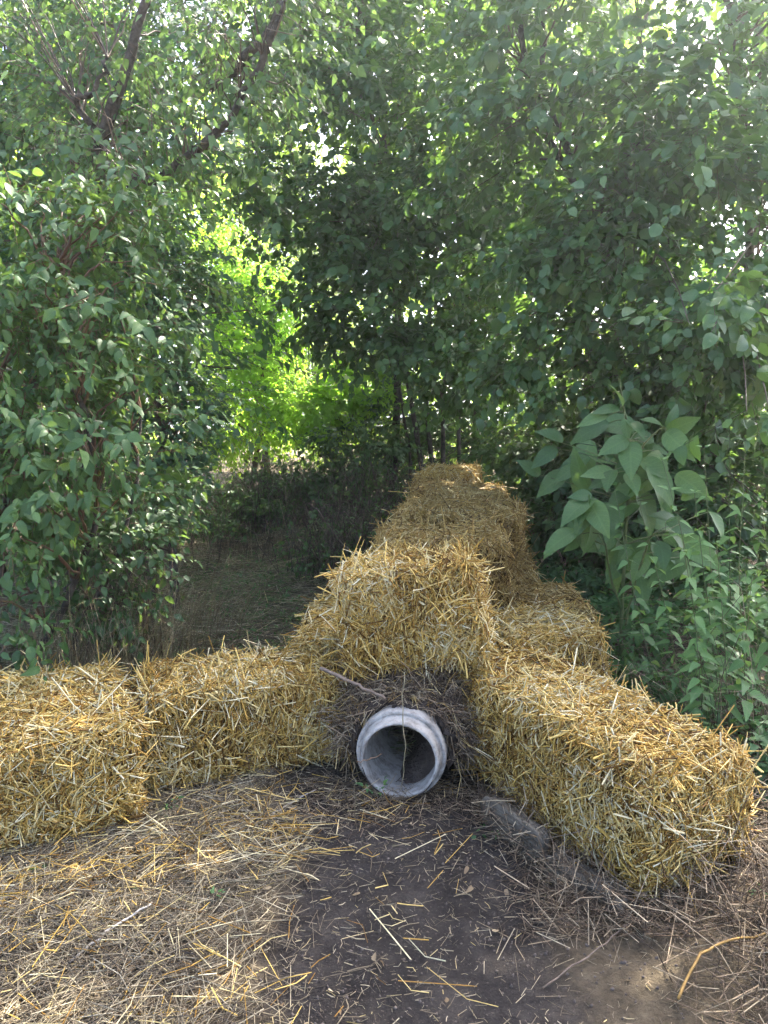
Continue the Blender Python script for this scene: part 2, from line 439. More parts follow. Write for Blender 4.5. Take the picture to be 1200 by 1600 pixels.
T_NETTLE_LO = leaf_template([0, 0.2, 0.6, 1], lambda t: 0.30 * (1 - t) ** 0.75 + 0.02, 0.2, 0.3)
HW = lambda w: (lambda t: w * (math.sin(math.pi * t ** 0.85)) ** 0.55 * (1 + 0.10 * math.sin(23 * t)))
TS6 = [0, 0.12, 0.35, 0.62, 0.84, 1]
T_HAZ = [leaf_template(TS6, HW(0.42), 0.22, 0.25, 0.01), bent(leaf_template(TS6, HW(0.38), 0.45, 0.5, 0.02), 0.1, 0.1), bent(leaf_template(TS6, HW(0.44), -0.1, 0.15, 0.03), -0.25, -0.08), bent(leaf_template(TS6, HW(0.40), 0.1, 0.75, 0.01), 0.3, 0.1)]
TS4 = [0, 0.22, 0.68, 1]
T_HAZ_LO = [leaf_template(TS4, HW(0.43), 0.22, 0.25), bent(leaf_template(TS4, HW(0.38), 0.45, 0.5), 0.1, 0.1), bent(leaf_template(TS4, HW(0.45), -0.1, 0.15), -0.25, -0.08), bent(leaf_template(TS4, HW(0.40), 0.1, 0.75), 0.3, 0.1)]
T_BIG = leaf_template([0, 0.07, 0.16, 0.28, 0.42, 0.56, 0.7, 0.82, 0.92, 1], ovate(0.27), 0.35, 0.45, 0.015)
T_NETTLE = leaf_template([0, 0.1, 0.3, 0.55, 0.8, 1], lambda t: 0.30 * (1 - t) ** 0.75 * min(1, t * 7) * (1.0), 0.2, 0.3)

def frames(d, n):
    y = nrm(d); z = nrm(n - (n * y).sum(-1, keepdims=True) * y); x = np.cross(y, z)
    return np.stack([x, y, z], axis=-1)          # columns

def inst_leaves(tmpl, P, R, s, rnd):
    T, F, UV = tmpl
    V = P[:, None, :] + s[:, None, None] * np.einsum('nij,kj->nki', R, T)
    k = len(T); off = (np.arange(len(P)) * k)[:, None, None]
    FF = [(f[None] + off).reshape(-1, f.shape[1]) for f in F]
    return V.reshape(-1, 3), FF, np.repeat(rnd, k), np.tile(UV, (len(P), 1))

def inst_multi(tmpls, P, R, s, rnd, rng):
    if not isinstance(tmpls, list):
        return inst_leaves(tmpls, P, R, s, rnd)
    k = rng.integers(len(tmpls), size=len(P))
    A = [inst_leaves(t, P[k == i], R[k == i], s[k == i], rnd[k == i]) for i, t in enumerate(tmpls)]
    V, F, Rr = merge([a[:3] for a in A])
    return V, F, Rr, np.concatenate([a[3] for a in A])

def leaf_variants(name, tmpl, mat, n=6):
    """a few single-leaf meshes that the separate leaves share"""
    out = []
    tl = tmpl if isinstance(tmpl, list) else [tmpl]
    for i in range(n * len(tl)):
        t_ = tl[i % len(tl)]
        me = make_mesh(name, t_[0], t_[1], rnd=np.full(len(t_[0]), (i // len(tl) + 0.5) / n), uv=t_[2])
        me.materials.append(mat); out.append(me)
    return out

def ellipsoid_clumps(rng, spec):
    """spec: list of (centre, radii, twigs, clumps) -> twig base points, outward directions"""
    P, D, C = [], [], []
    for c, r, nt_, nc in spec:
        c = np.asarray(c, float); r = np.asarray(r, float)
        u = nrm(rng.normal(size=(nc, 3))); rad = rng.uniform(0.35, 1.0, (nc, 1)) ** 0.5
        cc = c + u * rad * r
        w = rng.uniform(0.4, 1.6, nc); w /= w.sum()
        k = rng.choice(nc, nt_, p=w)
        p = cc[k] + rng.normal(size=(nt_, 3)) * r * 0.20 * np.array([1.1, 1.1, 0.75])
        P.append(p); D.append((p - c) / r); C.append(cc)
    return np.concatenate(P), np.concatenate(D), C

def twig_leaves(rng, P, D, tlen, nleaf, lsize, droop=0.35, up=1.0, outw=0.5, spread=0.9, pairs=False, jitter=0.35):
    n = len(P)
    d = nrm(D * np.array([1, 1, 0.5]) + rng.normal(size=(n, 3)) * 0.55 + np.array([0, 0, -droop * 0.5]))
    L = tlen * rng.uniform(0.6, 1.3, n)
    mid = P + d * (L * 0.5)[:, None] + np.array([0, 0, 0.02]) * L[:, None]
    end = P + d * L[:, None] + np.array([0, 0, -droop * 0.35]) * L[:, None]
    paths = np.stack([P, mid, end], 1)
    t = (np.arange(nleaf) + 0.5) / nleaf * 0.9 + 0.12
    pos = np.where((t < 0.5)[None, :, None], P[:, None] + (mid - P)[:, None] * (t * 2)[None, :, None], mid[:, None] + (end - mid)[:, None] * ((t - 0.5) * 2)[None, :, None])
    side = nrm(np.cross(d, np.array([0, 0, 1.0]) + rng.normal(size=(n, 3)) * 0.25))
    sg = np.where(np.arange(nleaf) % 2 == 0, 1.0, -1.0)[None, :, None]
    ld = d[:, None] * 0.75 + side[:, None] * sg * spread + np.array([0, 0, -droop]) + rng.normal(size=(n, nleaf, 3)) * jitter
    ld[:, -1] = d + np.array([0, 0, -droop])
    nn = np.array([0, 0, up]) + D[:, None] * outw + rng.normal(size=(n, nleaf, 3)) * jitter
    keep = rng.random((n, nleaf)) < 0.93
    s = lsize * rng.uniform(0.45, 1.2, (n, nleaf)) * rng.uniform(0.75, 1.2, (n, 1))
    pos = pos + nrm(ld) * 0.01
    kk = keep.ravel()
    crand = np.repeat(rng.normal(size=n) * 0.13, nleaf)
    rnd = np.clip(rng.normal(size=n * nleaf) * 0.2 + 0.45 + crand, 0, 0.999)
    return paths, pos.reshape(-1, 3)[kk], frames(ld.reshape(-1, 3), nn.reshape(-1, 3))[kk], s.ravel()[kk], rnd[kk]

def front_leaves(P, s, R, limit, minpx):
    """indices of the frontmost leaves inside the frame, largest first"""
    ctr = P + R[:, :, 1] * (s * 0.5)[:, None]
    u, v, f = project(ctr)
    px = s * FOC / f
    ok = (u > -10) & (u < 1210) & (v > -10) & (v < 1610) & (px > minpx)
    idx = np.where(ok)[0]
    if len(idx) == 0: return idx
    cell = np.median(px[idx]) * 0.75
    key = (u[idx] / cell).astype(int) * 5000 + (v[idx] / cell).astype(int)
    o = np.lexsort((f[idx], key)); ks = key[o]
    first = np.concatenate([[True], ks[1:] != ks[:-1]])
    c = idx[o[first]]
    return c[np.argsort(-px[c])][:limit]

def plant(name, label, cat, base, spec, leaf, tmpl_hi, tmpl_lo, lmat, tmat, seed, stems=None, group=None, tlen=0.3, nleaf=7, nobj=0, minpx=14,
          branch_from=None, br=0.012, droop=0.35, up=1.0, outw=0.5, spread=0.9, crown='crown', jitter=0.35, twig_r=0.002):
    rng = np.random.default_rng(seed)
    base = np.asarray(base, float)
    root = empty(name, base)
    tag(root, label, cat, group)
    P, D, C = ellipsoid_clumps(rng, spec)
    paths, LP, LR, LS, LRND = twig_leaves(rng, P, D, tlen, nleaf, leaf, droop, up, outw, spread, jitter=jitter)
    # stems or trunk
    if stems:
        for (nm, pts, r0, r1) in stems:
            V, F, R = limb([np.asarray(p, float) - base for p in pts], r0, r1, 14, 8, rng, 0.012)
            add_obj(nm, make_mesh(nm, V, F, R), BARK, root)
    # branches to each clump
    if branch_from is not None:
        parts = []
        for (c, r, nt_, nc), cc in zip(spec, C):
            for q in cc:
                bf = np.asarray(branch_from(rng, q), float)
                m_ = (bf + q) / 2 + np.array([0, 0, 0.12 * np.linalg.norm(q - bf)]) + rng.normal(size=3) * 0.06
                parts.append(limb([bf - base, m_ - base, q - base], br, br * 0.25, 7, 4, rng, 0.01))
        V, F, R = merge(parts)
        add_obj('branches', make_mesh('branches', V, F, R), tmat, root, kind='stuff')
    near_t = np.linalg.norm(paths[:, 0] - np.array([0, 0, CAM_H]), axis=1) < 9.5
    near_t |= rng.random(len(paths)) < 0.15
    tw = paths[near_t][:, [0, 2]] - base
    V, F, R = tubes(tw, np.tile(np.array([[1.0, 0.45]]) * twig_r, (len(tw), 1)), 3, rng)
    add_obj('twigs', make_mesh('twigs', V, F, R), tmat, root, kind='stuff')
    solo = front_leaves(LP, LS, LR, nobj, minpx) if nobj else np.array([], int)
    rest = np.setdiff1d(np.arange(len(LP)), solo)
    V, F, R, UV = inst_multi(tmpl_lo, LP[rest] - base, LR[rest], LS[rest], LRND[rest], rng)
    cr = add_obj(crown, make_mesh(crown, V, F, R, UV), lmat, root, kind='stuff' if crown != 'crown' else None)
    if len(solo):
        var = leaf_variants('leaf', tmpl_hi, lmat, 6)
        for i in solo:
            nt_v = len(var) // 6
            o = bpy.data.objects.new('leaf', var[min(5, int(LRND[i] * 6)) * nt_v + int(rng.integers(nt_v))])
            M = Matrix([[*(LR[i][r] * LS[i]), LP[i][r] - base[r]] for r in range(3)] + [[0, 0, 0, 1]])
            o.parent = cr; o.matrix_local = M
            COL.objects.link(o)
    return root

def g(x, y):
    return np.array([x, y, float(gz(x, y))])

def along(stems):
    """branches leave the nearest point of a stem somewhat below their clump"""
    S = [smooth_path(p, 30) for p in stems]
    def f(rng, q):
        best = None
        for s in S:
            d = np.linalg.norm((s - q) * np.array([1, 1, 1.0]) + np.array([0, 0, 0.35]), axis=1)
            i = int(np.argmin(d))
            if best is None or d[i] < best[0]: best = (d[i], s[i])
        return best[1]
    return f

# ------------------------------------------------------------------ straw bales
def lump(p, ph, a):
    return a * (np.sin(p[:, 0] * 11 + ph[0]) * np.sin(p[:, 1] * 9 + ph[1]) + 0.8 * np.sin(p[:, 2] * 13 + ph[2] + p[:, 0] * 6) + 0.5 * np.sin(p[:, 0] * 27 + p[:, 1] * 21 + p[:, 2] * 24 + ph[3]))

def bale_surface(p, half, r, ph, amp=0.011):
    q = np.clip(p, -(half - r), half - r)
    n = nrm(p - q)
    s = q + n * r
    groove = np.abs(np.sin(math.pi * (s[:, 0] / 0.115 + 0.25 * np.sin(s[:, 2] * 5 + ph[0])))) ** 6
    s = s + n * (lump(s, ph, amp) + 0.017 * groove - 0.008)[:, None]
    return s, n

stalk_meshes = {}
def stalk_mesh(mat, rng):
    if mat.name not in stalk_meshes:
        out = []
        r2 = np.random.default_rng(77)
        for i in range(8):
            L = 0.09 + 0.017 * i
            bend = r2.normal(size=2) * 0.012
            p = np.array([[0, 0, 0], [bend[0], L * 0.55, bend[1]], [0, L, 0]])[None]
            V, F, R = tubes(p, np.array([[0.0037, 0.0034, 0.0028]]), 4, flat=0.7, rnd=np.array([0.5 + 0.48 * r2.random()]), caps=True)
            me = make_mesh('stalk', V, F, R); me.materials.append(mat); out.append(me)
        stalk_meshes[mat.name] = out
    return stalk_meshes[mat.name]

def straw_bale(label, loc, dims, rz, n, seed, mat=STRAW, tilt=(0, 0), nstalk=30, lenscale=1.0, group='straw bales of the tunnel', twine=True, spiky=0.0, cut=0.45):
    rng = np.random.default_rng(seed)
    L, Wd, H = dims
    half = np.array([L, Wd, H]) / 2
    r = 0.062
    ph = rng.uniform(0, 6.28, 4)
    root = empty('straw_bale', loc, rz, tilt)
    tag(root, label, 'straw bale', group)
    cz = np.array([0, 0, H / 2])
    # packed core
    V, F = [], []; off = 0
    for ax in range(3):
        for sg in (-1, 1):
            a, b_ = [i for i in range(3) if i != ax]
            na, nb = max(6, int(half[a] * 2 / 0.05)), max(6, int(half[b_] * 2 / 0.05))
            ga, gb = np.meshgrid(np.linspace(-half[a], half[a], na), np.linspace(-half[b_], half[b_], nb))
            p = np.zeros((na * nb, 3)); p[:, a] = ga.ravel(); p[:, b_] = gb.ravel(); p[:, ax] = sg * half[ax]
            i0 = (np.arange(nb - 1)[:, None] * na + np.arange(na - 1)[None, :]).ravel() + off
            q = np.stack([i0, i0 + 1, i0 + na + 1, i0 + na], -1)
            flip = (sg < 0) ^ (ax == 1)
            F.append(q[:, ::-1] if flip else q); V.append(p); off += na * nb
    V, nn = bale_surface(np.concatenate(V), half, r, ph)
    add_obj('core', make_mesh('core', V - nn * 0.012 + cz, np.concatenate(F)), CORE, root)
    # straw
    areas = np.array([L * Wd * 1.25, L * H, L * H, Wd * H, Wd * H]); areas /= areas.sum()
    fn = np.array([[0, 0, 1], [0, -1, 0], [0, 1, 0], [-1, 0, 0], [1, 0, 0]], float)
    c_, s_ = math.cos(rz), math.sin(rz)
    wn_ = np.stack([fn[:, 0] * c_ - fn[:, 1] * s_, fn[:, 0] * s_ + fn[:, 1] * c_, fn[:, 2]], -1)
    face_c = np.stack([fn[:, 0] * half[0] * c_ - fn[:, 1] * half[1] * s_, fn[:, 0] * half[0] * s_ + fn[:, 1] * half[1] * c_, fn[:, 2] * half[2]], -1) + np.asarray(loc, float) + np.array([0, 0, H / 2])
    toward = ((np.array([0, 0, CAM_H]) - face_c) * wn_).sum(-1)
    wt = areas * np.where(toward > -0.25, 1.0, 0.15)
    n = int(n * 0.94 * wt.sum()); wt /= wt.sum()
    f = rng.choice(5, n, p=wt)
    u = rng.uniform(-1, 1, (n, 3)) * half
    ax = np.array([2, 1, 1, 0, 0])[f]; sg = np.array([1, -1, 1, -1, 1])[f]
    u[np.arange(n), ax] = sg * half[ax]
    s, nrmv = bale_surface(u, half, r, ph)
    rv = rng.normal(size=(n, 3))
    # lie of the straw: across the bale on top, up and down on the long sides
    rv[f == 0] *= np.array([0.8, 1.15, 0.5]); rv[(f == 1) | (f == 2)] *= np.array([0.75, 1, 1.2]); rv[f >= 3] *= np.array([1, 1.0, 1.1])
    tg = nrm(rv - (rv * nrmv).sum(-1, keepdims=True) * nrmv)
    el = np.abs(rng.normal(size=n)) * 0.16
    shag = rng.random(n) < 0.10
    el[shag] = rng.uniform(0.35, 0.9, shag.sum())
    ln = rng.lognormal(math.log(0.088), 0.45, n) * lenscale
    cutm = ((f == 1) | (f == 2)) & (rng.random(n) < cut)
    el[cutm] = rng.uniform(0.5, 1.3, cutm.sum()); ln[cutm] = rng.uniform(0.02, 0.06, cutm.sum())
    if spiky:
        sp_ = (f == 0) & (rng.random(n) < spiky)
        el[sp_] = rng.uniform(0.8, 1.4, sp_.sum()); ln[sp_] *= 1.2
    d = nrm(tg * np.cos(el)[:, None] + nrmv * np.sin(el)[:, None])
    start = s - d * (ln * np.where(cutm | shag, 0.25, 0.5))[:, None] + nrmv * (rng.uniform(-0.010, 0.016, n))[:, None] + cz
    end = start + d * ln[:, None]
    mid = (start + end) / 2 + rng.normal(size=(n, 3)) * (ln * 0.06)[:, None] + nrmv * (ln * 0.02)[:, None]
    end = end - nrmv * (ln * 0.05)[:, None]
    rad = rng.uniform(0.0013, 0.0040, n) * np.where(rng.random(n) < 0.12, 1.5, 1.0)
    rad[cutm] *= 0.72
    rn = np.clip(rng.normal(size=n) * 0.29 + 0.5 + 0.14 * np.sin(s[:, 0] * 7 + ph[1]) * np.sin(s[:, 2] * 9 + ph[2]), 0, 1)
    rn[cutm] = np.clip(rn[cutm] - 0.12, 0, 1)
    bent = rng.random(n) < 0.25
    p3 = np.stack([start[bent], mid[bent], end[bent]], 1); p2 = np.stack([start[~bent], end[~bent]], 1)
    A = tubes(p3, np.repeat(rad[bent][:, None], 3, 1), 3, rng, 0.6, rn[bent])
    B = tubes(p2, np.repeat(rad[~bent][:, None], 2, 1), 3, rng, 0.6, rn[~bent])
    Vv, Ff, Rr = merge([A, B])
    add_obj('straw', make_mesh('straw', Vv, Ff, Rr), mat, root, kind='stuff')
    # stalks that stand proud of the bale, one by one
    if nstalk:
        var = stalk_mesh(mat, rng)
        f = rng.choice(5, nstalk, p=areas)
        u = rng.uniform(-1, 1, (nstalk, 3)) * half
        ax = np.array([2, 1, 1, 0, 0])[f]; sg = np.array([1, -1, 1, -1, 1])[f]
        u[np.arange(nstalk), ax] = sg * half[ax]
        s, nv = bale_surface(u, half, r, ph)
        rv = rng.normal(size=(nstalk, 3)); tg = nrm(rv - (rv * nv).sum(-1, keepdims=True) * nv)
        el = np.abs(rng.normal(size=nstalk)) * 0.28 + 0.05
        d = nrm(tg * np.cos(el)[:, None] + nv * np.sin(el)[:, None])
        Rm = frames(d, nv)
        for i in range(nstalk):
            o = bpy.data.objects.new('stalk', var[rng.integers(8)])
            pp = s[i] + cz + nv[i] * 0.006 - d[i] * 0.03
            o.parent = root; o.matrix_local = Matrix([[*Rm[i][k], pp[k]] for k in range(3)] + [[0, 0, 0, 1]])
            COL.objects.link(o)
    if twine:
        for yy in (-Wd * 0.22, Wd * 0.22):
            t = np.linspace(0, 2 * math.pi, 49)[:-1]
            sq = np.stack([np.cos(t), np.full_like(t, 0), np.sin(t)], -1)
            sq = sq / np.maximum(np.abs(sq[:, [0]]), np.abs(sq[:, [2]])) * half
            sq[:, 1] = yy + 0.006 * np.sin(3 * t + ph[0])
            ps, nv = bale_surface(sq, half, r, ph)
            ps = ps + nv * 0.002 + cz; ps = np.vstack([ps, ps[:1]])
            Vt, Ft, Rt = tubes(ps[None], np.full((1, len(ps)), 0.0022), 5, rnd=np.array([0.5]))
            add_obj('twine', make_mesh('twine', Vt, Ft, Rt), TWINE, root)
    return root

R = math.radians
TO = np.array([0.08, 3.0]); TA = R(7.3)
def tun(s, w):
    return TO + s * np.array([math.sin(TA), math.cos(TA)]) + w * np.array([math.cos(TA), -math.sin(TA)])
AX = R(90) - TA          # lengthwise bales
# arms and front
straw_bale('end-on straw bale cut off by the left edge of the picture', (-1.44, 3.03, 0.0), (0.88, 0.62, 0.41), R(116), 17000, 1, nstalk=70, spiky=0.05)
straw_bale('straw bale on the ground between the outermost left bale and the pipe mouth', (-0.69, 3.375, 0.0), (0.92, 0.50, 0.42), R(21), 19000, 2, nstalk=90, tilt=(R(-2), R(1)), cut=0.35)
straw_bale('long straw bale resting on old timber, nearest on the right of the pipe', (0.798, 2.94, 0.0), (1.28, 0.50, 0.46), R(116), 24000, 3, nstalk=110, tilt=(R(2), R(-1)))
straw_bale('straw bale lying crosswise directly above the pipe mouth', (0.172, 3.48, 0.47), (0.64, 0.54, 0.46), R(-4), 19000, 4, nstalk=90, tilt=(R(-2), R(-8)), cut=0.2)
# right row
straw_bale('straw bale wedged between the crosswise front bale and the long right bale', (0.90, 3.98, 0.02), (0.72, 0.50, 0.47), R(99), 12000, 5, nstalk=50, tilt=(R(-5), R(3)))
straw_bale('dull straw bale jutting out to the right against the green weeds', (1.08, 4.72, 0.0), (0.80, 0.48, 0.44), R(86), 8000, 6, STRAW_OLD, nstalk=25)
straw_bale('dull straw bale low on the right side, under the second top bale', (*tun(2.72, 0.50), 0.02), (0.95, 0.48, 0.46), AX + R(2), 7000, 7, STRAW_OLD, nstalk=15)
straw_bale('dull straw bale low on the right side, farthest of its row', (*tun(3.7, 0.52), 0.02), (0.95, 0.46, 0.46), AX - R(2), 5000, 8, STRAW_OLD, nstalk=10)
# left row
straw_bale('straw bale low on the left side, just behind the crosswise front bale', (*tun(1.05, -0.47), 0.0), (0.90, 0.46, 0.46), AX + R(4), 11000, 9, nstalk=45, tilt=(R(3), 0))
straw_bale('straw bale low on the left side, second behind the crosswise front bale', (*tun(2.05, -0.44), 0.0), (0.92, 0.46, 0.46), AX - R(3), 7000, 10, STRAW_OLD, nstalk=20)
straw_bale('straw bale low on the left side, farthest of its row by the bramble heap', (*tun(3.35, -0.40), 0.0), (0.95, 0.46, 0.48), AX + R(2), 6000, 11, STRAW_OLD, nstalk=15)
# top row behind the front bale
tops = [(1.72, 0.10, 0.45, 0.80, 6, 'second bale of the top row, behind the crosswise front bale', STRAW_OLD, 11000),
        (2.52, 0.17, 0.53, 0.92, -5, 'third bale of the top row, widest of the dull ones', STRAW_OLD, 11000),
        (3.38, 0.13, 0.60, 0.80, 4, 'fourth bale of the top row, just before the sunlit peak', STRAW_OLD, 8000),
        (4.25, 0.06, 0.70, 0.54, -8, 'farthest and highest bale of the top row, caught by the sun', STRAW, 6000)]
for i, (s_, w_, z_, l_, a_, lab, mt, n_) in enumerate(tops):
    p_ = tun(s_, w_)
    straw_bale('straw bale, ' + lab, (p_[0], p_[1], z_ - 0.03), (l_, 0.62 + 0.03 * i, 0.47), -TA + R(a_), n_, 20 + i, mt, tilt=(R(5), R(-3 + i % 3 * 3)), nstalk=20, cut=0.25)

# ------------------------------------------------------------------ concrete pipe
pr = empty('concrete_pipe', (0.066, 2.985, 0.163), 0)
tag(pr, 'short grey concrete drainpipe mouth half sunk in soil under the bales', 'pipe')
pr.scale = (0.93, 0.93, 0.93)
pr.rotation_euler = (R(0), 0, -R(9))
prng = np.random.default_rng(3)
def lathe_y(profile, seg=64, jit=0.0):
    a = np.arange(seg) * 2 * math.pi / seg
    V = []
    for (r_, y_) in profile:
        rr = r_ + prng.normal(size=seg) * jit
        V.append(np.stack([np.cos(a) * rr, np.full(seg, y_) + prng.normal(size=seg) * jit, np.sin(a) * rr], -1))
    V = np.concatenate(V)
    k = len(profile)
    i = np.arange(k - 1)[:, None] * seg; s = np.arange(seg)[None, :]; s2 = (s + 1) % seg
    q = np.stack([i + s, i + seg + s, i + seg + s2, i + s2], -1).reshape(-1, 4)
    return V, q
V, q = lathe_y([(0.172, 1.2), (0.172, 0.30), (0.170, 0.10), (0.166, 0.0), (0.168, -0.012), (0.174, -0.016), (0.180, -0.014), (0.184, -0.004), (0.192, 0.045), (0.197, 0.056)], 72, 0.0007)
add_obj('spigot', make_mesh('spigot', V, q), CONC, pr)
V, q = lathe_y([(0.1945, 0.050), (0.205, 0.046), (0.211, 0.050), (0.214, 0.060), (0.214, 0.22), (0.212, 0.215), (0.205, 0.4), (0.205, 1.25), (0.172, 1.25), (0.172, 1.2)], 72, 0.0008)
add_obj('collar', make_mesh('collar', V, q), CONC, pr)
# soil washed into the pipe, heaped on its right
nx_, ny_ = 24, 40
gx_, gy_ = np.meshgrid(np.linspace(-1, 1, nx_), np.linspace(-0.03, 1.18, ny_))
rad_in = 0.168
xx = gx_ * 0.1695
lev = -0.176 + 0.24 * np.clip(gx_ + 0.15, 0, 1) ** 1.25 * sstep(gy_, 0.0, 0.30) + 0.03 * sstep(gy_, 0.4, 1.0) + 0.010 * noise2(gx_ * 0.3, gy_, 18, 3) * sstep(gy_, -0.02, 0.1)
zz = np.maximum(lev, -np.sqrt(np.maximum(0.172 ** 2 - xx ** 2, 0)) - 0.010)
zz = np.minimum(zz, np.sqrt(np.maximum(0.170 ** 2 - xx ** 2, 0)))
i0 = (np.arange(ny_ - 1)[:, None] * nx_ + np.arange(nx_ - 1)[None, :]).ravel()
add_obj('soil_fill', make_mesh('soil_fill', np.stack([xx, gy_, zz], -1).reshape(-1, 3), np.stack([i0, i0 + 1, i0 + nx_ + 1, i0 + nx_], -1)), SOILM, pr)

# ------------------------------------------------------------------ rotten hay packed round the pipe
mrng = np.random.default_rng(8)
mo = empty('hay_mound', (0.080, 3.075, 0.0), -R(9))
tag(mo, 'dark rotten hay and soil packed around the concrete pipe', 'hay mound')
na, nr, nl = 48, 9, 10
th = np.linspace(-0.30, math.pi + 0.30, na)
V = []
def outer(t):
    return 0.40 + 0.02 * np.sin(t * 3 + 1) + 0.015 * np.sin(t * 9)
for j in range(nr):                                   # front face, from the pipe outwards
    f_ = j / (nr - 1)
    rr = 0.198 * (1 - f_) + outer(th) * f_
    bulge = 0.03 * math.sin(math.pi * f_) - 0.02 + 0.34 * f_ ** 1.6
    V.append(np.stack([np.cos(th) * rr, np.full(na, bulge) * 1.0 + 0.02 * np.sin(th * 7 + j) , 0.165 + np.sin(th) * rr * (0.86 if j else 1)], -1))
for j in range(1, nl):
    rr = outer(th)
    V.append(np.stack([np.cos(th) * rr, np.full(na, 0.32 + j * 0.07), 0.165 + np.sin(th) * rr * 0.86], -1))
V = np.stack(V); V += mrng.normal(size=V.shape) * 0.008
V[0, :, 0] = np.cos(th) * 0.195; V[0, :, 2] = 0.163 + np.sin(th) * 0.195; V[0, :, 1] = 0.04
k = V.shape[0]
i0 = (np.arange(k - 1)[:, None] * na + np.arange(na - 1)[None, :]).ravel()
add_obj('soil_bank', make_mesh('soil_bank', V.reshape(-1, 3), np.stack([i0, i0 + na, i0 + na + 1, i0 + 1], -1)), SOILM, mo)
n = 5600
t_ = mrng.uniform(-0.25, math.pi + 0.25, n); f_ = np.sqrt(mrng.uniform(0.02, 1.15, n))
rr = 0.207 * (1 - f_) + outer(t_) * f_
p = np.stack([np.cos(t_) * rr, 0.03 * np.sin(math.pi * np.clip(f_, 0, 1)) - 0.02 + 0.34 * f_ ** 1.6 - 0.012, 0.165 + np.sin(t_) * rr * 0.88], -1)
d = nrm(np.stack([np.cos(t_) * 0.15, np.full(n, -0.04), np.sin(t_) * 0.1 - 0.12], -1) + mrng.normal(size=(n, 3)) * np.array([0.85, 0.12, 0.75]))
L_ = mrng.lognormal(math.log(0.065), 0.45, n)
mid = p + d * (L_ * 0.5)[:, None] + mrng.normal(size=(n, 3)) * 0.006
end = p + d * L_[:, None] + np.array([0, -0.01, -0.02])
# keep the opening clear
mo_ok = (np.hypot(end[:, 0], end[:, 2] - 0.163) > 0.186) & (np.hypot(mid[:, 0], mid[:, 2] - 0.163) > 0.186)
pp = np.stack([p, mid, end], 1)[mo_ok]
Vv, Ff, Rr = tubes(pp, np.repeat(mrng.uniform(0.0008, 0.0028, mo_ok.sum())[:, None], 3, 1), 3, mrng, 0.6)
add_obj('hay', make_mesh('hay', Vv, Ff, Rr), ROTTEN, mo, kind='stuff')
sel = np.where(mo_ok)[0][mrng.random(mo_ok.sum()) < 0.07]
Vv, Ff, Rr = tubes(np.stack([p[sel], mid[sel] + [0, -0.008, 0.0], end[sel] + mrng.normal(size=(len(sel), 3)) * [0.03, 0.01, 0.03] + [0, -0.014, -0.01]], 1), np.full((len(sel), 3), 0.0019), 3, mrng, 0.6)
add_obj('fallen_straw', make_mesh('fallen_straw', Vv, Ff, Rr), STRAW_OLD, mo, kind='stuff')

# ------------------------------------------------------------------ old timber under the right bale
def rough_beam(name, p0, p1, w, h, seed, mat, label, cat, group=None):
    rng = np.random.default_rng(seed)
    p0, p1 = np.asarray(p0, float), np.asarray(p1, float)
    L = np.linalg.norm(p1 - p0)
    k, sd = 22, 12
    a = np.arange(sd) * 2 * math.pi / sd + 0.26
    cs = np.stack([np.sign(np.cos(a)) * np.abs(np.cos(a)) ** 0.45 * w / 2, np.sign(np.sin(a)) * np.abs(np.sin(a)) ** 0.45 * h / 2], -1)
    prof = 1 + rng.normal(size=(1, sd)) * 0.16
    V = []
    for i in range(k):
        y = L * i / (k - 1)
        s = (1 + rng.normal() * 0.03) * (0.72 if i in (0, k - 1) else 1)
        c = cs * (prof.T * s) * (1 + rng.normal(size=(sd, 1)) * 0.03)
        V.append(np.stack([c[:, 0], np.full(sd, y) + (rng.normal(size=sd) * 0.012 if i in (0, k - 1) else 0), c[:, 1] + 0.012 * math.sin(4 * y)], -1))
    V = np.concatenate(V)
    i0 = np.arange(k - 1)[:, None] * sd; s0 = np.arange(sd)[None, :]; s1 = (s0 + 1) % sd
    q = np.stack([i0 + s0, i0 + s1, i0 + sd + s1, i0 + sd + s0], -1).reshape(-1, 4)
    c0 = len(V); V = np.vstack([V, [[0, 0.004, 0], [0, L - 0.004, 0]]])
    t = np.array([[c0, (i + 1) % sd, i] for i in range(sd)] + [[c0 + 1, (k - 1) * sd + i, (k - 1) * sd + (i + 1) % sd] for i in range(sd)])
    o = add_obj(name, make_mesh(name, V, [q, t], smooth=False), mat)
    d = Vector(p1 - p0).normalized()
    o.matrix_world = Matrix.Translation(Vector(p0)) @ d.to_track_quat('Y', 'Z').to_matrix().to_4x4()
    tag(o, label, cat, group)
    return o
rough_beam('old_timber', (0.42, 2.83, 0.015), (0.59, 2.50, 0.02), 0.05, 0.16, 1, WOOD, 'short weathered timber end standing nearer the pipe, under the right bale', 'timber')
rough_beam('old_timber', (0.60, 2.50, 0.0), (0.79, 2.22, 0.0), 0.06, 0.09, 2, WOOD, 'mossy half-rotten timber below the near corner of the right bale', 'timber')

